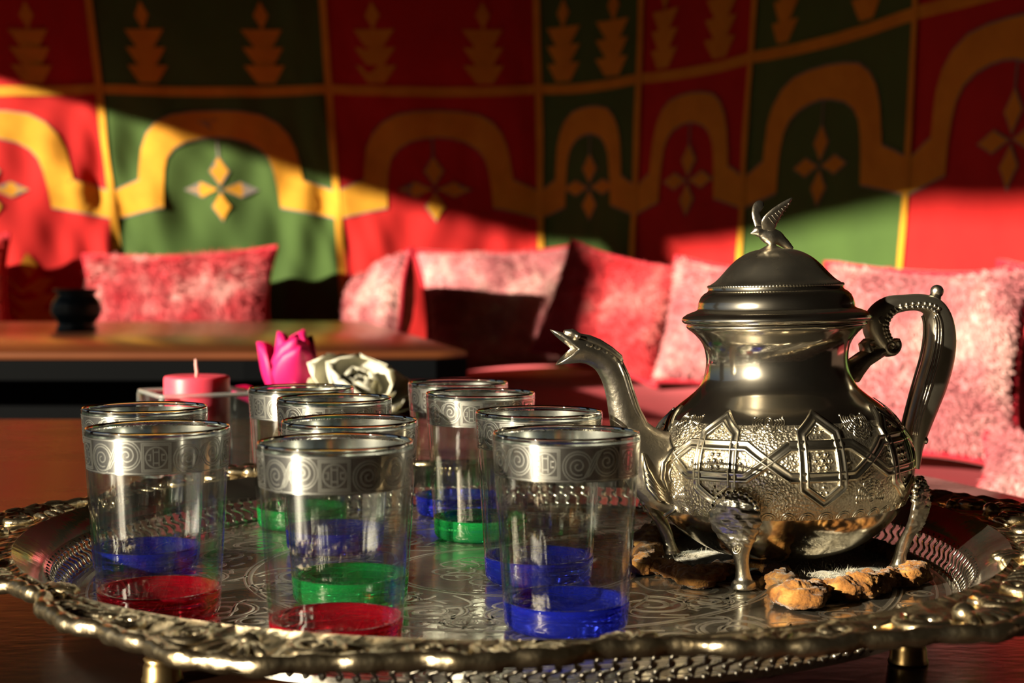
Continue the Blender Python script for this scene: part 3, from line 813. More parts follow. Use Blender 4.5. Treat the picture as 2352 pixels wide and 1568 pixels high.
def pm(s_, t_, h):
    r = body_r(t_) ; dr = (body_r(t_ + .0008) - body_r(t_ - .0008)) / .0016
    k = 1 / math.sqrt(1 + dr * dr); a = s_ / R0
    return ((r + h * k) * cos(a), (r + h * k) * sin(a), t_ - h * k * dr)
# hammered ground: a skin just proud of the body
ZT, ZB = zz(948), .0290
n1, n2 = 200, 30; V = []; F = []
for i in range(n1):
    for j in range(n2 + 1):
        z = ZB + (ZT - ZB) * j / n2
        h = .00012 + .00008 * noise.noise(Vector((i * .9, j * 1.1, 3)))
        V.append(pm(2 * pi * R0 * i / n1, z, h if 0 < j < n2 else -.0001))
for i in range(n1):
    for j in range(n2):
        i2 = (i + 1) % n1; F.append((i * (n2 + 1) + j, i2 * (n2 + 1) + j, i2 * (n2 + 1) + j + 1, i * (n2 + 1) + j + 1))
MB().add(V, F).build('hammered_ground', M['silver_ground'], body)
SP = [(-.0026, .0001), (-.0023, .0009), (-.0018, .00135), (-.0012, .00125), (-.0007, .00085), (0, .0007), (.0007, .00085), (.0012, .00125), (.0018, .00135), (.0023, .0009), (.0026, .0001)]
ZM = .0565; DG = R0 * pi / 180
AZ0 = 278 - 18       # local azimuth of one motif
for sgn in (1, -1):
    path = []
    for k in range(8):
        s_ = sgn * (1 if k % 2 == 0 else -1) * .0068
        c = AZ0 + 45 * k
        path += [((c - 13.5) * DG, ZM + s_), ((c + 13.5) * DG, ZM + s_)]
    path = path + [(path[0][0] + 360 * DG, path[0][1])]
    pp = densify(path, .0014)
    MB().strap(pp, pm, SP).build('interlaced_strap', M['silver_relief'], body)
for k in range(8):
    c = (AZ0 + 45 * k) * DG; w = 8.0 * DG
    hexa = [(c - w, ZM - .0118), (c, ZM - .0185), (c + w, ZM - .0118), (c + w, ZM + .0118), (c, ZM + .0185), (c - w, ZM + .0118)]
    MB().strap(densify(hexa, .0014, True), pm, [(o, h * 1.12) for o, h in SP], closed=True).build('cross_strap', M['silver_relief'], body)
    mb = MB()
    mb.ball(pm(c, ZM, .0003), .0016, 10, 6)
    for q in range(6): mb.ball(pm(c + .0032 * cos(q * pi / 3), ZM + .0032 * sin(q * pi / 3), .0), .0013, 8, 5)
    mb.build('boss_flower', M['silver_relief'], body)
    mb = MB()
    for (dx, dz) in ((0, .0132), (0, -.0132), (.0112, 0), (-.0112, 0)):
        for q in range(3):
            a = pi / 2 + q * 2 * pi / 3; mb.ball(pm(c + dx + .0016 * cos(a), ZM + dz + .0016 * sin(a), 0), .00105, 8, 5)
    mb.build('trefoil_studs', M['silver_relief'], body)
TP = [(-.00032, .0001), (-.00015, .0004), (.00015, .0004), (.00032, .0001)]
for k in range(8):
    for (dz, up) in ((.0170, 1), (-.0178, -1)):
        c = (AZ0 + 22.5 + 45 * k) * DG; z0 = ZM + dz; mb = MB()
        for rr in (.0009, .0019): mb.strap(circle(c, z0, rr, 16), pm, TP, closed=True)
        for q in range(7):
            a = (-pi / 2) * up + (q - 3) * .52
            for j in range(4):
                d = .0030 + .0013 * j; pc = (c + d * cos(a), z0 + d * sin(a)); hw = .0011 + .00022 * j
                arc = [(pc[0] + hw * cos(a + b_), pc[1] + hw * sin(a + b_)) for b_ in [(-1.35 + 2.7 * i / 6) for i in range(7)]]
                mb.strap(arc, pm, TP)
        for q in (-1, 1):
            mb.ball(pm(c + q * .0078, z0 + .002 * up, -.0003), (.0009, .0009, .0009), 8, 5)
        mb.build('shell_rosette', M['silver_relief'], body)
mb = MB()
for k in range(44):
    c = 2 * pi * R0 * k / 44
    for rr in (.0024, .0036):
        mb.strap([(c + rr * cos(a), ZB + .0012 + .9 * rr * sin(a)) for a in [pi * i / 8 for i in range(9)]], pm, TP)
    mb.strap([(c + .0044 * cos(a), ZT - .0008 - .0030 * sin(a)) for a in [pi * i / 8 for i in range(9)]], pm, TP)
sb_ = mb.build('scalloped_border', M['silver_relief'], body); sb_['kind'] = 'stuff'
# lid
LPf = [(571, 0), (571.5, 30), (575, 50), (582, 68), (593, 86), (606, 101), (620, 114), (634, 127), (644, 138), (651, 149), (654.5, 151)]
lid_top = [(r / KP, zz(y)) for y, r in LPf]
L2 = [(655, 151), (656, 153), (664, 153), (667, 156), (671, 163), (678, 170), (688, 175), (698, 178), (706, 178), (709, 181), (712, 190), (717, 203), (723, 212), (729, 215.5), (734, 214), (738, 209), (740, 200), (739, 150)]
lid_low = [(r / KP, zz(y)) for y, r in L2]
lid = empty('lid'); lid.parent = teapot
sm = spline(lid_top, 4); MB().lathe([(max(q[0], 0), q[1]) for q in sm], 96).build('lid_dome', M['lid_silver'], lid)
MB().lathe(lid_low, 120).build('lid_flange', M['silver'], lid, sharp=60)
nb_ = 130; pts = []; rad = []
for k in range(nb_ * 3):
    a = 2 * pi * k / (nb_ * 3); pts.append((.0321 * cos(a), .0321 * sin(a), zz(655))); rad.append(.00055 + .00028 * (k % 3 == 0))
MB().tube(pts, rad, 6, closed=True).build('beaded_ring', M['silver_relief'], lid)
# bird finial (faces the spout, -x)
mb = MB(); KB = 4729.0
def bp_(px, py, off=0.0):
    x, z = pot_plane(px, py); return Vector((x, off, z))
zt = zz(571)
mb.lathe([(.0072, 0), (.0055, .0006), (.0024, .0022), (.0017, .0040), (.0020, .0060), (0, .0066)], 16, (bp_(1772, 571).x, 0, zt - .0006))
pth = [bp_(*q) for q in ((1724, 536), (1730, 534), (1738, 531), (1748, 532), (1758, 538), (1770, 543), (1783, 545), (1795, 553), (1806, 562), (1816, 571))]
rd = [(.0003, .0003), (.0012, .0011), (.0026, .0023), (.0027, .0024), (.0036, .0032), (.0042, .0038), (.0036, .0034), (.0026, .0030), (.0020, .0030), (.0012, .0026)]
pp = spline([tuple(q) + (r_[0], r_[1]) for q, r_ in zip(pth, rd)], 4)
mb.tube([q[:3] for q in pp], [(float(q[3]), float(q[4])) for q in pp], 14)
def wing(outline, y0, slope):
    """feathered wing: bulged plate inside an outline, tilting outwards with height"""
    P = [tuple(q) for q in spline([bp_(*q) for q in outline + outline[:1]], 4)[:-1]]
    P = [Vector(q) for q in P]; c_ = sum(P, Vector()) / len(P); zb = min(q.z for q in P); V = []; F = []; n_ = len(P)
    def lift(q, d): return Vector((q.x, y0 + slope * (q.z - zb) + d, q.z))
    rings = [(1.0, 0), (.96, 1), (.6, 1.6), (.25, 1.9)]
    for sd in (-1, 1):
        b0 = len(V)
        for f, d in rings: V += [lift(c_ + (q - c_) * f, sd * d * .00045) for q in P]
        V.append(lift(c_, sd * .00088))
        for i in range(len(rings) - 1):
            for k in range(n_):
                q_ = (b0 + i * n_ + k, b0 + i * n_ + (k + 1) % n_, b0 + (i + 1) * n_ + (k + 1) % n_, b0 + (i + 1) * n_ + k)
                F.append(q_ if sd < 0 else q_[::-1])
        for k in range(n_):
            q_ = (b0 + 3 * n_ + k, b0 + 3 * n_ + (k + 1) % n_, b0 + 4 * n_); F.append(q_ if sd < 0 else q_[::-1])
    mb.add(V, F)
wing([(1748, 530), (1743, 506), (1763, 480), (1801, 456), (1804, 463), (1790, 486), (1779, 512), (1770, 536)], -.0012, -.30)
wing([(1741, 526), (1737, 492), (1745, 467), (1759, 458), (1768, 463), (1766, 474), (1752, 492), (1758, 530)], .0016, .35)
for q in range(7):
    t = q / 6
    a_ = bp_(1756 + 40 * t, 500 - 30 * t); b_ = bp_(1776 + 25 * t, 520 - 50 * t)
    zb = bp_(1748, 535).z
    for v_ in (a_, b_): v_.y = -.0012 - .30 * (v_.z - zb) - .0009
    mb.tube([a_, (a_ + b_) / 2, b_], [.0002, .00035, .0002], 5)
fin = mb.build('bird_finial', M['old_silver'], lid)
# hinge
hx, hz = pot_plane(2000, 730)
MB().box((hx - .006, -.0042, hz - .0012), (hx + .0035, .0042, hz + .0016), .0006).tube([(hx + .003, -.006, hz - .001), (hx + .003, .006, hz - .001)], .0019, 10).build('hinge', M['old_silver'], teapot, sharp=40)
# spout
SPT = [(1600, 1082, 88, 62), (1560, 1080, 100, 64), (1528, 1074, 98, 58), (1497, 1056, 84, 50), (1468, 1024, 62, 42), (1446, 985, 45, 36), (1432, 940, 36, 32), (1422, 900, 32, 30), (1409, 862, 30, 29),
       (1388, 830, 28, 28), (1362, 813, 27, 27), (1342, 805, 29, 26)]
sp = []
for px, py, ra, rb_ in SPT:
    x, z = pot_plane(px, py); sp.append((x, 0.0, z, ra / 4900, rb_ / 4900))
ss = spline(sp, 6)
nr = 24; V = []; F = []; rows = []
def ring(c, t, ra, rb_):
    t = Vector(t).normalized(); nrm = Vector((-t.z, 0, t.x))        # in-plane normal
    if nrm.z < 0 and abs(t.x) > .5: pass
    return [Vector(c) + nrm * (ra * cos(2 * pi * k / nr)) + Vector((0, rb_ * sin(2 * pi * k / nr), 0)) for k in range(nr)]
for i, q in enumerate(ss):
    a = ss[max(i - 1, 0)][:3]; b_ = ss[min(i + 1, len(ss) - 1)][:3]
    rows.append(ring(q[:3], np.array(b_) - np.array(a), q[3], q[4]))
t_end = (Vector(ss[-1][:3]) - Vector(ss[-3][:3])).normalized()
up_ = Vector((-t_end.z, 0, t_end.x)); sgn_up = 1 if up_.z > 0 else -1
ut = Vector(bp_(1263, 756)); lt = Vector(bp_(1277, 838)); cn = Vector(bp_(1322, 800))
def mouth(f, wid):
    out = []
    for k in range(nr):
        c_ = cos(2 * pi * k / nr) * sgn_up; s_ = sin(2 * pi * k / nr)
        base = rows_last[k]
        tip = ut if c_ > 0 else lt
        e_ = abs(c_) ** .8
        goal = cn.lerp(tip, e_); goal = Vector((goal.x, wid * s_ * (.72 + .28 * abs(s_)), goal.z))
        out.append(base.lerp(goal, f))
    return out
rows_last = rows[-1]
for f in (.35, .7, 1.0): rows.append(mouth(f, .0056))
# inner lining of the mouth and throat
inner = [[cn_ for cn_ in rows[-1]]]
for sc, f in ((.84, 1.0), (.80, .55), (.72, .1)):
    r_ = mouth(f, .0056); cc = sum((v for v in r_), Vector()) / nr
    off = -t_end * .0006
    inner.append([cc + (v - cc) * sc + off for v in r_])
for k_ in range(len(ss) - 2, len(ss) - 16, -4):
    cc = Vector(ss[k_][:3]); inner.append([cc + (v - cc) * .78 for v in rows[k_]])
allrows = rows + inner[1:]
for r_ in allrows: V += r_
for i in range(len(allrows) - 1):
    for k in range(nr): F.append((i * nr + k, i * nr + (k + 1) % nr, (i + 1) * nr + (k + 1) % nr, (i + 1) * nr + k))
mbs = MB().add(V, F)
spout = mbs.build('spout', M['old_silver'], teapot)
import bmesh
def fix_normals(o):
    bm = bmesh.new(); bm.from_mesh(o.data); bmesh.ops.recalc_face_normals(bm, faces=bm.faces); bm.to_mesh(o.data); bm.free()
fix_normals(spout)
mb = MB()
cr_ = [(1296, 762, 5), (1312, 765, 11), (1330, 775, 10), (1350, 780, 12), (1375, 790, 12), (1400, 806, 12), (1420, 822, 11), (1428, 830, 5)]
mb.tube([bp_(a, b_) for a, b_, _ in cr_], [(r_ / 4900, r_ / 4900 * 1.5) for *_, r_ in cr_], 10)
mb.ball(bp_(1320, 772, -.0040), .0013, 8, 6); mb.ball(bp_(1320, 772, .0040), .0013, 8, 6)
for q in range(5): mb.ball(bp_(1345 + 17 * q, 793 + 6 * q + q * q, -.0042), (.0022, .0010, .0013), 8, 6)
mb.build('dragon_crest', M['old_silver'], spout)
mb = MB()
for off, dx in ((-.0030, -4), (0.0, 3), (-.0048, -12)):
    mb.tube([bp_(a + dx, b_, off) for a, b_ in ((1425, 832), (1438, 862), (1449, 900), (1462, 940), (1481, 975), (1505, 996))], [.0008, .0012, .0013, .0014, .0014, .0008], 8)
mb.build('neck_ridges', M['old_silver'], spout)
mb = MB()
yo = -.0128
mb.tube([bp_(1527 + 14 * cos(a), 1082 + 19 * sin(a), yo) for a in [2 * pi * k / 20 for k in range(20)]], .0011, 8, closed=True)
mb.ball(bp_(1527, 1082, yo + .0006), (.0024, .0014, .0032), 12, 8)
for j in range(4):
    f = j / 3
    mb.tube([bp_(1516 - 8 * f, 1150 - 26 * f, yo + .0035), bp_(1492 - 12 * f, 1138 - 34 * f, yo + .0016), bp_(1470 - 8 * f, 1112 - 42 * f, yo + .0022), bp_(1462 - 2 * f, 1086 - 50 * f, yo + .0042)],
            [(.0010, .0012), (.0017, .0024), (.0015, .0022), (.0006, .0010)], 8)
mb.tube([bp_(1548, 1010, yo + .002), bp_(1520, 1030, yo + .0010), bp_(1500, 1056, yo + .0008), bp_(1497, 1090, yo + .0006), bp_(1512, 1122, yo + .0012)], [.0006, .0014, .0016, .0014, .0006], 8)
mb.tube([bp_(1556, 965, -.0095), bp_(1561, 1010, -.0128), bp_(1562, 1060, -.0140), bp_(1556, 1110, -.0132), bp_(1540, 1155, -.0098), bp_(1520, 1182, -.004)], [.0012, .0016, .0017, .0017, .0015, .0012], 8)
mb.build('acanthus_relief', M['silver_relief'], spout)
# handle
HP = [(2030, 792, 20), (2016, 772, 24), (2010, 748, 26), (2020, 722, 25), (2044, 702, 22), (2080, 695, 19), (2116, 695, 20), (2142, 706, 23), (2158, 735, 28), (2162, 780, 33), (2155, 830, 35), (2140, 882, 35), (2122, 935, 31), (2106, 985, 26), (2097, 1025, 20), (2096, 1058, 13), (2094, 1074, 9)]
hp = []
for px, py, r_ in HP:
    x, z = pot_plane(px, py); hp.append((x, 0, z, r_ / 4600))
hs = spline(hp, 5)
handle = empty('handle'); handle.parent = teapot
mb = MB(); V = []; F = []; nr2 = 20; hr = []
for i, q in enumerate(hs):
    a = Vector(hs[max(i - 1, 0)][:3]); b_ = Vector(hs[min(i + 1, len(hs) - 1)][:3]); t = (b_ - a).normalized(); nrm = Vector((-t.z, 0, t.x))
    hr.append((Vector(q[:3]), nrm))
    for k in range(nr2):
        an = 2 * pi * k / nr2; cx_ = cos(an); sx = sin(an)
        f = (abs(cx_) ** 3 + abs(sx) ** 3) ** (-1 / 3)
        V.append(Vector(q[:3]) + nrm * (q[3] * cx_ * f) + Vector((0, .0055 * sx * f, 0)))
for i in range(len(hs) - 1):
    for k in range(nr2): F.append((i * nr2 + k, i * nr2 + (k + 1) % nr2, (i + 1) * nr2 + (k + 1) % nr2, (i + 1) * nr2 + k))
F.append(tuple(range(nr2))); F.append(tuple((len(hs) - 1) * nr2 + k for k in range(nr2)))
g = MB().add(V, F).build('grip', M['grip'], handle); fix_normals(g)
mb = MB(); m0, m1 = int(len(hs) * .45), int(len(hs) * .84)
for ff in (-.95, -.72, -.5):
    for yy in (-.0052, .0052):
        mb.tube([hr[i][0] + hr[i][1] * (hs[i][3] * ff) + Vector((0, yy, 0)) for i in range(m0, m1)], .0008, 6)
# the outer edge lies on the side of larger x: choose the sign per span
mb2 = MB()
for i in range(3, m0, 2):
    for yy in (-.0056,):
        p_ = hr[i][0] - hr[i][1] * (hs[i][3] * -.45) * (1 if hr[i][1].x < 0 else -1) * 0 + Vector((0, yy, 0))
        c_in = Vector((.078, yy, zz(760)))
        d_ = (c_in - p_); d_.y = 0; d_.normalize()
        mb2.ball(p_ + d_ * hs[i][3] * .55, (.0016, .0010, .0013), 8, 6); mb2.ball(p_ + d_ * hs[i][3] * .15 + Vector((.0006, .0002, 0)), (.0009, .0008, .0012), 7, 5)
for i in range(m1, len(hs) - 12, 2):
    c_ = hr[i][0]; mb2.ball(c_ + Vector((hs[i][3] * .75, -.0045, 0)), (.0014, .0014, .0019), 8, 6)
mb.build('ridges', M['old_silver'], handle); mb2.build('cast_foliage', M['old_silver'], handle)
kx, kz = pot_plane(2152, 669)
mb = MB(); mb.ball((kx, 0, kz), .0034, 16, 10)
a_ = Vector(bp_(2146, 690)); mb.tube([a_ + Vector((-.003, 0, -.001)), a_, Vector((kx, 0, kz))], [(.004, .004), (.0035, .0035), (.0024, .0024)], 12); mb.build('knob', M['old_silver'], handle)
mb = MB(); sc_ = [bp_(2036 + (3 + 17 * (1 - t)) * cos(5.6 + 8.2 * t), 794 + (3 + 17 * (1 - t)) * sin(5.6 + 8.2 * t)) for t in [i / 30 for i in range(31)]]
mb.tube(sc_, [(.0016 + .0008 * (1 - i / 30), .0058) for i in range(31)], 10); mb.build('scroll', M['old_silver'], handle)
mb = MB(); br = [(1944, 868, 14), (1952, 858, 30), (1966, 842, 26), (1985, 824, 21), (2006, 812, 19), (2024, 803, 16)]
mb.tube([bp_(a, b_) for a, b_, _ in br], [(r_ / 4700, .0052) for *_, r_ in br], 12)
mb.tube([bp_(2000, 815), bp_(1990, 803), bp_(1984, 790), bp_(1990, 783), bp_(2010, 781)], [(.003, .004), (.0032, .0045), (.0020, .0045), (.0014, .004), (.002, .004)], 10)
mb.build('bracket', M['old_silver'], handle)
# legs
mb = MB()
lg = [(.0652, .0440, .0016, .0010), (.0668, .0422, .0052, .0018), (.0676, .0392, .0086, .0023), (.0678, .0350, .0114, .0027), (.0673, .0300, .0122, .0030), (.0660, .0250, .0104, .0031), (.0640, .0203, .0074, .0031), (.0616, .0158, .0047, .0032), (.0595, .0112, .0034, .0031),
      (.0581, .0066, .0032, .0030), (.0574, .0028, .0040, .0038), (.0574, .0008, .0054, .0052), (.0574, -.0014, .0058, .0056), (.0574, -.0021, .0045, .0043)]
ls = spline(lg, 9); V = []; F = []; nr3 = 44
for q in ls:
    for k in range(nr3):
        a = 2 * pi * k / nr3; up_z = max(0, min(1, (q[1] - .016) / .004))
        edge_ = 1 + up_z * .03 * sin(q[1] * 1500)
        rel = 0.0
        if cos(a) > .05:
            yy_ = q[2] * sin(a) * 1000; zq = q[1] * 1000
            rel = up_z * cos(a) ** .5 * (.0026 * abs(noise.noise(Vector((yy_ * .42, zq * .42, 2.2)))) + .0020 * abs(noise.noise(Vector((yy_ * .9, zq * .9, 7.2)))) + .0005 * max(0, sin(abs(yy_) * 1.1) * sin(zq * 1.2)))
        V.append((q[0] + (q[3] + rel) * cos(a), q[2] * sin(a) * edge_, q[1]))
for i in range(len(ls) - 1):
    for k in range(nr3): F.append((i * nr3 + k, (i + 1) * nr3 + k, (i + 1) * nr3 + (k + 1) % nr3, i * nr3 + (k + 1) % nr3))
F.append(tuple(range(nr3))); F.append(tuple((len(ls) - 1) * nr3 + k for k in range(nr3))[::-1])
leg_me = MB().add(V, F).mesh('leg', M['old_silver'])
mb = MB()
for k in range(13):                     # ruffled leaf edge curling away from the body
    a = pi * (k / 12); mb.ball((.0672 + .0006 * (k % 2), .0106 * cos(a), .0345 + .0088 * sin(a)), (.0017, .0016, .0015), 8, 5)
for rr in (.0010, .0019): mb.tube([(.0660 - .001 * sin(a), rr * cos(a), .0180 + rr * 1.2 * sin(a)) for a in [2 * pi * k / 14 for k in range(14)]], .00038, 6, closed=True)
orn_me = mb.mesh('shell_ornament', M['silver_relief'])
for d in (45, 135, 225, 315):
    l_ = inst('leg', leg_me, teapot, Matrix.Rotation(R(d), 4, 'Z')); inst('shell_ornament', orn_me, l_)

# ------------------------------------------------------------------ felted mat under the teapot
fr = [(1474, 1306, 22), (1510, 1306, 24), (1560, 1318, 22), (1606, 1332, 28), (1650, 1314, 24), (1695, 1304, 20), (1735, 1304, 20), (1766, 1304, 22), (1788, 1322, 24), (1812, 1366, 34), (1842, 1376, 36), (1885, 1360, 26), (1935, 1358, 32), (1985, 1350, 34), (2040, 1334, 26), (2095, 1326, 30),
      (2140, 1312, 28), (2168, 1284, 22), (2158, 1258, 24), (2100, 1240, 24), (2010, 1218, 24), (1900, 1206, 22), (1780, 1206, 22), (1660, 1214, 22), (1560, 1226, 26), (1500, 1242, 40), (1490, 1268, 30)]
mp_ = []
for px, py, r_ in fr:
    r3 = r_ / 5000; q = on_plane(px, py, r3 * .6)
    dd = math.hypot(q.x, q.y - .715); lim = min(1, (.197 - r3 * 1.2) / dd)
    mp_.append((q.x * lim, .715 + (q.y - .715) * lim, r3))
cx_ = sum(q[0] for q in mp_) / len(mp_); cy_ = sum(q[1] for q in mp_) / len(mp_)
matt = tag(empty('felted_mat', (cx_, cy_, .0004)), 'lumpy orange-brown and cream felted wool mat under the teapot', 'mat')
ring_ = spline(mp_ + [mp_[0]], 20)[:-1]
V = []; F = []; nr4 = 32; nR = len(ring_)
for i, q in enumerate(ring_):
    a = np.array(ring_[i - 1][:2]); b_ = np.array(ring_[(i + 1) % nR][:2]); t = (b_ - a) / np.linalg.norm(b_ - a); nx, ny = -t[1], t[0]
    for k in range(nr4):
        an = 2 * pi * k / nr4; r3 = q[2]
        base_p = Vector((q[0] * 160, q[1] * 160, an * 1.2))
        rr = r3 * (1 + .40 * noise.noise(base_p) + .24 * noise.noise(base_p * 2.3) + .17 * noise.noise(base_p * 4.7) + .10 * noise.noise(base_p * 9.0))
        z = max(rr * sin(an) * .80 + r3 * .72, 0.0)
        V.append((q[0] - cx_ + nx * rr * cos(an) * 1.2, q[1] - cy_ + ny * rr * cos(an) * 1.2, z))
for i in range(nR):
    i2 = (i + 1) % nR
    for k in range(nr4): F.append((i * nr4 + k, i2 * nr4 + k, i2 * nr4 + (k + 1) % nr4, i * nr4 + (k + 1) % nr4))
bo = MB().add(V, F).build('felted_border', M['felt'], matt); fix_normals(bo)
V = []; F = []; nrr = 14
for i, q in enumerate(ring_):
    for j in range(nrr + 1):
        t = j / nrr; x = (q[0] - cx_) * t; y = (q[1] - cy_) * t
        V.append((x, y, .0026 + .0016 * noise.noise(Vector((x * 60, y * 60, 3))) + .0008 * noise.noise(Vector((x * 200, y * 200, 1)))))
for i in range(nR):
    i2 = (i + 1) % nR
    for j in range(nrr): F.append((i * (nrr + 1) + j, i * (nrr + 1) + j + 1, i2 * (nrr + 1) + j + 1, i2 * (nrr + 1) + j))
MB().add(V, F).build('wool_sheet', M['wool'], matt)
FV = []; FF = []
for k in range(16000):
    q = ring_[rng.integers(nR)]; t = math.sqrt(rng.random()) * .93; x = (q[0] - cx_) * t; y = (q[1] - cy_) * t
    p_ = Vector((x, y, .0024)); d = Vector((noise.noise(Vector((x * 40, y * 40, 1))) + rng.normal(0, .3), noise.noise(Vector((x * 40, y * 40, 7))) + rng.normal(0, .3), rng.uniform(.02, .14))).normalized() * rng.uniform(.0025, .005)
    s_ = Vector((-d.y, d.x, 0)).normalized() * .00016; b_ = len(FV); FV += [p_ - s_, p_ + s_, p_ + d * .6 + s_ * .7, p_ + d]; FF += [(b_, b_ + 1, b_ + 2), (b_, b_ + 2, b_ + 3)]
f_ = MB().add(FV, FF).build('wool_pile', M['wool'], matt, smooth=False); f_['kind'] = 'stuff'

# ------------------------------------------------------------------ candle in a square glass holder
CD = 1.13
cc = at(452, 900, CD); s = CD / 3400
hold = empty('candle_holder', (cc.x, CD, T1 + .0003), (0, 0, R(27))); tag(hold, 'square clear glass holder around the pink candle', 'candle holder')
a = .0375; HH = at(452, 899, CD).z - T1; ti = .0033
def rsq(a_, r_, n_=4):
    out = []
    for (sx, sy, a0) in ((1, -1, -90), (1, 1, 0), (-1, 1, 90), (-1, -1, 180)):
        for k in range(n_ + 1):
            t = R(a0 + 90 * k / n_); out.append((sx * (a_ - r_) + r_ * cos(t), sy * (a_ - r_) + r_ * sin(t)))
    return out
rowsq = [(a - .002, .004, 0), (a - .0004, .004, .0006), (a, .004, .002), (a, .004, HH - .0015), (a - .0005, .004, HH - .0003), (a - .0015, .003, HH), (a - ti + .0004, .002, HH - .0004), (a - ti, .002, HH - .002), (a - ti, .002, .008), (a - ti - .001, .002, .0065)]
V = []; F = []
for a_, r_, z in rowsq: V += [(x, y, z) for x, y in rsq(a_, r_)]
n_ = len(rsq(1, .1))
for i in range(len(rowsq) - 1):
    for k in range(n_): F.append((i * n_ + k, i * n_ + (k + 1) % n_, (i + 1) * n_ + (k + 1) % n_, (i + 1) * n_ + k))
F.append(tuple(range(n_ - 1, -1, -1))); F.append(tuple((len(rowsq) - 1) * n_ + k for k in range(n_)))
hg = MB().add(V, F).build('glass_box', M['holder'], hold, sharp=35); fix_normals(hg)
M['edge_glass'] = mat('sky_pale_glass_edge', (.86, .90, .90), .22, trans=.78, ior=1.45)  # whitish diffuse share stands in for sky mirrored in the glass edges
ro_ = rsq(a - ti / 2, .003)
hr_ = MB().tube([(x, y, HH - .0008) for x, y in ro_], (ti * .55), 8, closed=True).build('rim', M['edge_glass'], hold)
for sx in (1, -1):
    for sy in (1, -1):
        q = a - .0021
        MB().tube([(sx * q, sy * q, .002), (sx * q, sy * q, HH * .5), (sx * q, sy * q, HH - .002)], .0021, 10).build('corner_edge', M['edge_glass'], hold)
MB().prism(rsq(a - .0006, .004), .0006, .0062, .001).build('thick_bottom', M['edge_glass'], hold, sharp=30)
cz = at(452, 862, CD).z - T1; cr2 = 74.5 * s
can = empty('candle', (cc.x, CD, T1 + .0072)); tag(can, 'pink pillar candle standing in the square glass holder', 'candle')
hc = cz - .0072
MB().lathe([(0, 0), (cr2 - .001, 0), (cr2, .001), (cr2, hc - .0022), (cr2 - .0007, hc - .0006), (cr2 - .0026, hc), (cr2 * .6, hc - .0004), (cr2 * .25, hc - .0012), (0, hc - .0018)], 56).build('wax', M['candle'], can, sharp=70)
MB().tube([(0, 0, hc - .003), (.0002, 0, hc + .003), (-.0004, 0, hc + .008), (-.0006, 0, hc + .0125)], [.0014, .0013, .0012, .0009], 8).build('wick', M['wick'], can)

# ------------------------------------------------------------------ roses
def petal_mesh(m, w, h, cup, curl, point, seed):
    n1, n2 = 11, 14; V = []; F = []
    for i in range(n1):
        for j in range(n2):
            u = -1 + 2 * i / (n1 - 1); v = j / (n2 - 1)
            ww = w * max(v, .03) ** .5 * (1 - v ** 6) ** .45 * (1 - point * max(0, v - .35) ** 1.1)
            ww = max(ww, .0006)
            x = u * ww; z = h * v * (1 - .05 * abs(u) ** 2.5 * v)
            y = cup * .85 * (1 - u * u) * sin(pi * min(v * .75 + .05, 1)) - cup * .35 * v * v + curl * max(0, v - .62) ** 2 * 4 * h
            y += .0005 * noise.noise(Vector((u * 1.5 + seed, v * 2, seed)))
            V.append((x, y, z))
    for i in range(n1 - 1):
        for j in range(n2 - 1): F.append((i * n2 + j, (i + 1) * n2 + j, (i + 1) * n2 + j + 1, i * n2 + j + 1))
    me = MB().add(V, F).mesh('petal', m); return me
def rose(name, label, loc, tilt, m, S, layers, point, seed):
    root = empty(name, loc); root.rotation_euler = tilt; tag(root, label, 'flower')
    rr = random.Random(seed)
    for (cnt, open_, h, w, curl, r0, z0) in layers:
        me = petal_mesh(m, w * S, h * S, .42 * w * S, curl, point, seed + cnt)
        for k in range(cnt):
            o = inst('petal', me, root)
            so = o.modifiers.new('thickness', 'SOLIDIFY'); so.thickness = .0006
            az = 360 / cnt * k + rr.uniform(-12, 12) + cnt * 17
            o.matrix_local = Matrix.Rotation(R(az), 4, 'Z') @ Matrix.Translation((0, r0 * S, z0 * S)) @ Matrix.Rotation(R(-(open_ + rr.uniform(-7, 7))), 4, 'X')
    MB().lathe([(0, -.30 * S), (.05 * S, -.30 * S), (.055 * S, -.12 * S), (.16 * S, -.06 * S), (.20 * S, .05 * S), (.12 * S, .16 * S), (0, .18 * S)], 14).build('stem', M['leaf'], root)
    lm = petal_mesh(M['leaf'], .22 * S, .75 * S, .06 * S, .15, .8, 3)
    for az in (40, 165, 290):
        o = inst('leaf', lm, root); so = o.modifiers.new('thickness', 'SOLIDIFY'); so.thickness = .0005
        o.matrix_local = Matrix.Rotation(R(az), 4, 'Z') @ Matrix.Translation((0, .06 * S, -.18 * S)) @ Matrix.Rotation(R(-75), 4, 'X')
    return root
S = .060
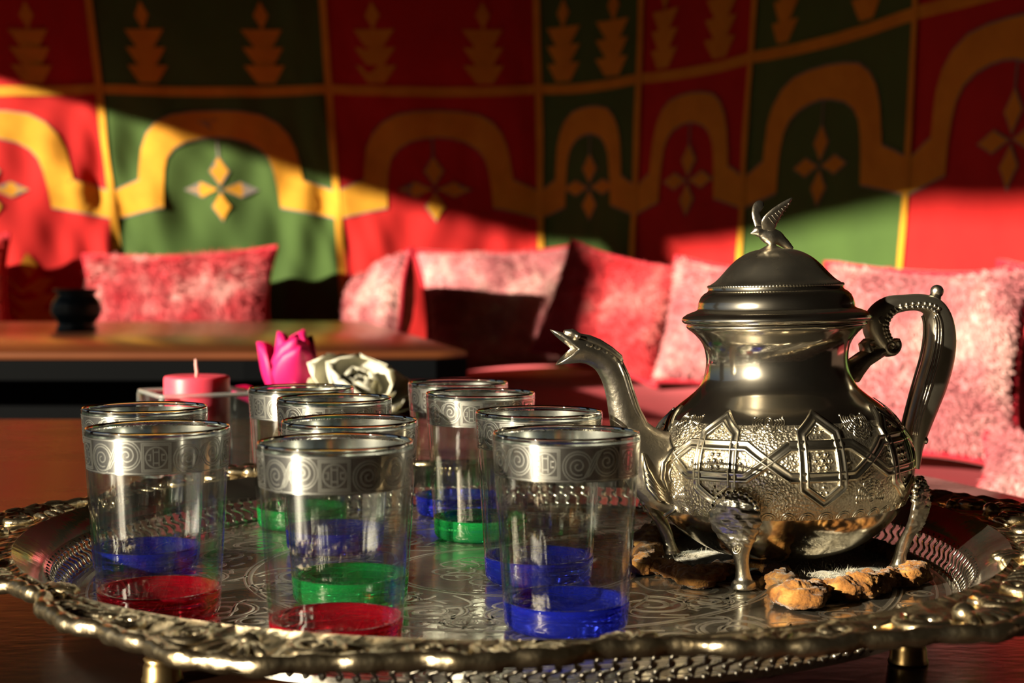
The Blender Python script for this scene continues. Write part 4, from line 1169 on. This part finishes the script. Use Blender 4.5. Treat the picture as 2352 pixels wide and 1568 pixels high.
lay_w = [(3, 2, .50, .26, .0, .03, .10), (4, 10, .62, .42, .10, .08, .06), (5, 24, .78, .56, .35, .12, .03), (5, 44, .90, .64, .45, .14, 0), (5, 68, .92, .66, .45, .15, -.03)]
lay_p = [(3, 2, .90, .34, .0, .03, .05), (3, 6, 1.24, .62, .10, .08, .02), (3, 16, 1.15, .66, .15, .11, 0), (4, 58, .95, .52, .25, .13, -.02)]
RD = 1.33
pw = at(812, 905, RD); pk = at(672, 900, RD + .02)
rose('white_rose', 'creamy white rose beside the pink one behind the glasses', (pw.x, pw.y, pw.z - .012), (R(28), R(18), 0), M['petal_white'], S * .92, lay_w, .05, 5)
rose('pink_rose', 'magenta pink rose with pointed petals behind the glasses', (pk.x, pk.y, pk.z - .012), (R(10), R(-6), R(30)), M['petal_pink'], S * .92, lay_p, .95, 9)
# little bowl that carries the blooms
vz = min(pw.z, pk.z) - .012 - .30 * S - T1
bowl = empty('flower_bowl', ((pw.x + pk.x) / 2, RD + .01, T1 + .0003)); tag(bowl, 'small dark bowl under the two roses, hidden behind the glasses', 'bowl')
hb = .052
MB().lathe([(0, 0), (.024, 0), (.025, .002), (.032, .014), (.041, .034), (.045, hb), (.043, hb), (.039, .034), (.030, .015), (0, .010)], 36).build('bowl_body', M['blue_glaze'], bowl)

# ------------------------------------------------------------------ insect in front of the tent cloth
q = at(473, 281, 4.75); k_ = 4.75 / 3400
ins = tag(empty('insect', q), 'tiny pale winged insect in front of the leftmost full arch', 'insect')
MB().tube([(12 * k_, 0, -14 * k_), (6 * k_, 0, -8 * k_), (-2 * k_, 0, -3 * k_)], [2 * k_, 4 * k_, 2 * k_], 8).build('body', M['insect'], ins)
for a_, b_, c_ in (((-24, 3), (0, -5), (6, -10)), ((-16, 8), (4, 1), (10, 1)), ((6, 1), (16, 4), (25, 8))):
    MB().tube([(p_[0] * k_, 0, p_[1] * k_) for p_ in (a_, b_, c_)], [(.5 * k_, 1.2 * k_), (2.2 * k_, 1.5 * k_), (.6 * k_, 1.2 * k_)], 8).build('wing', M['insect'], ins)
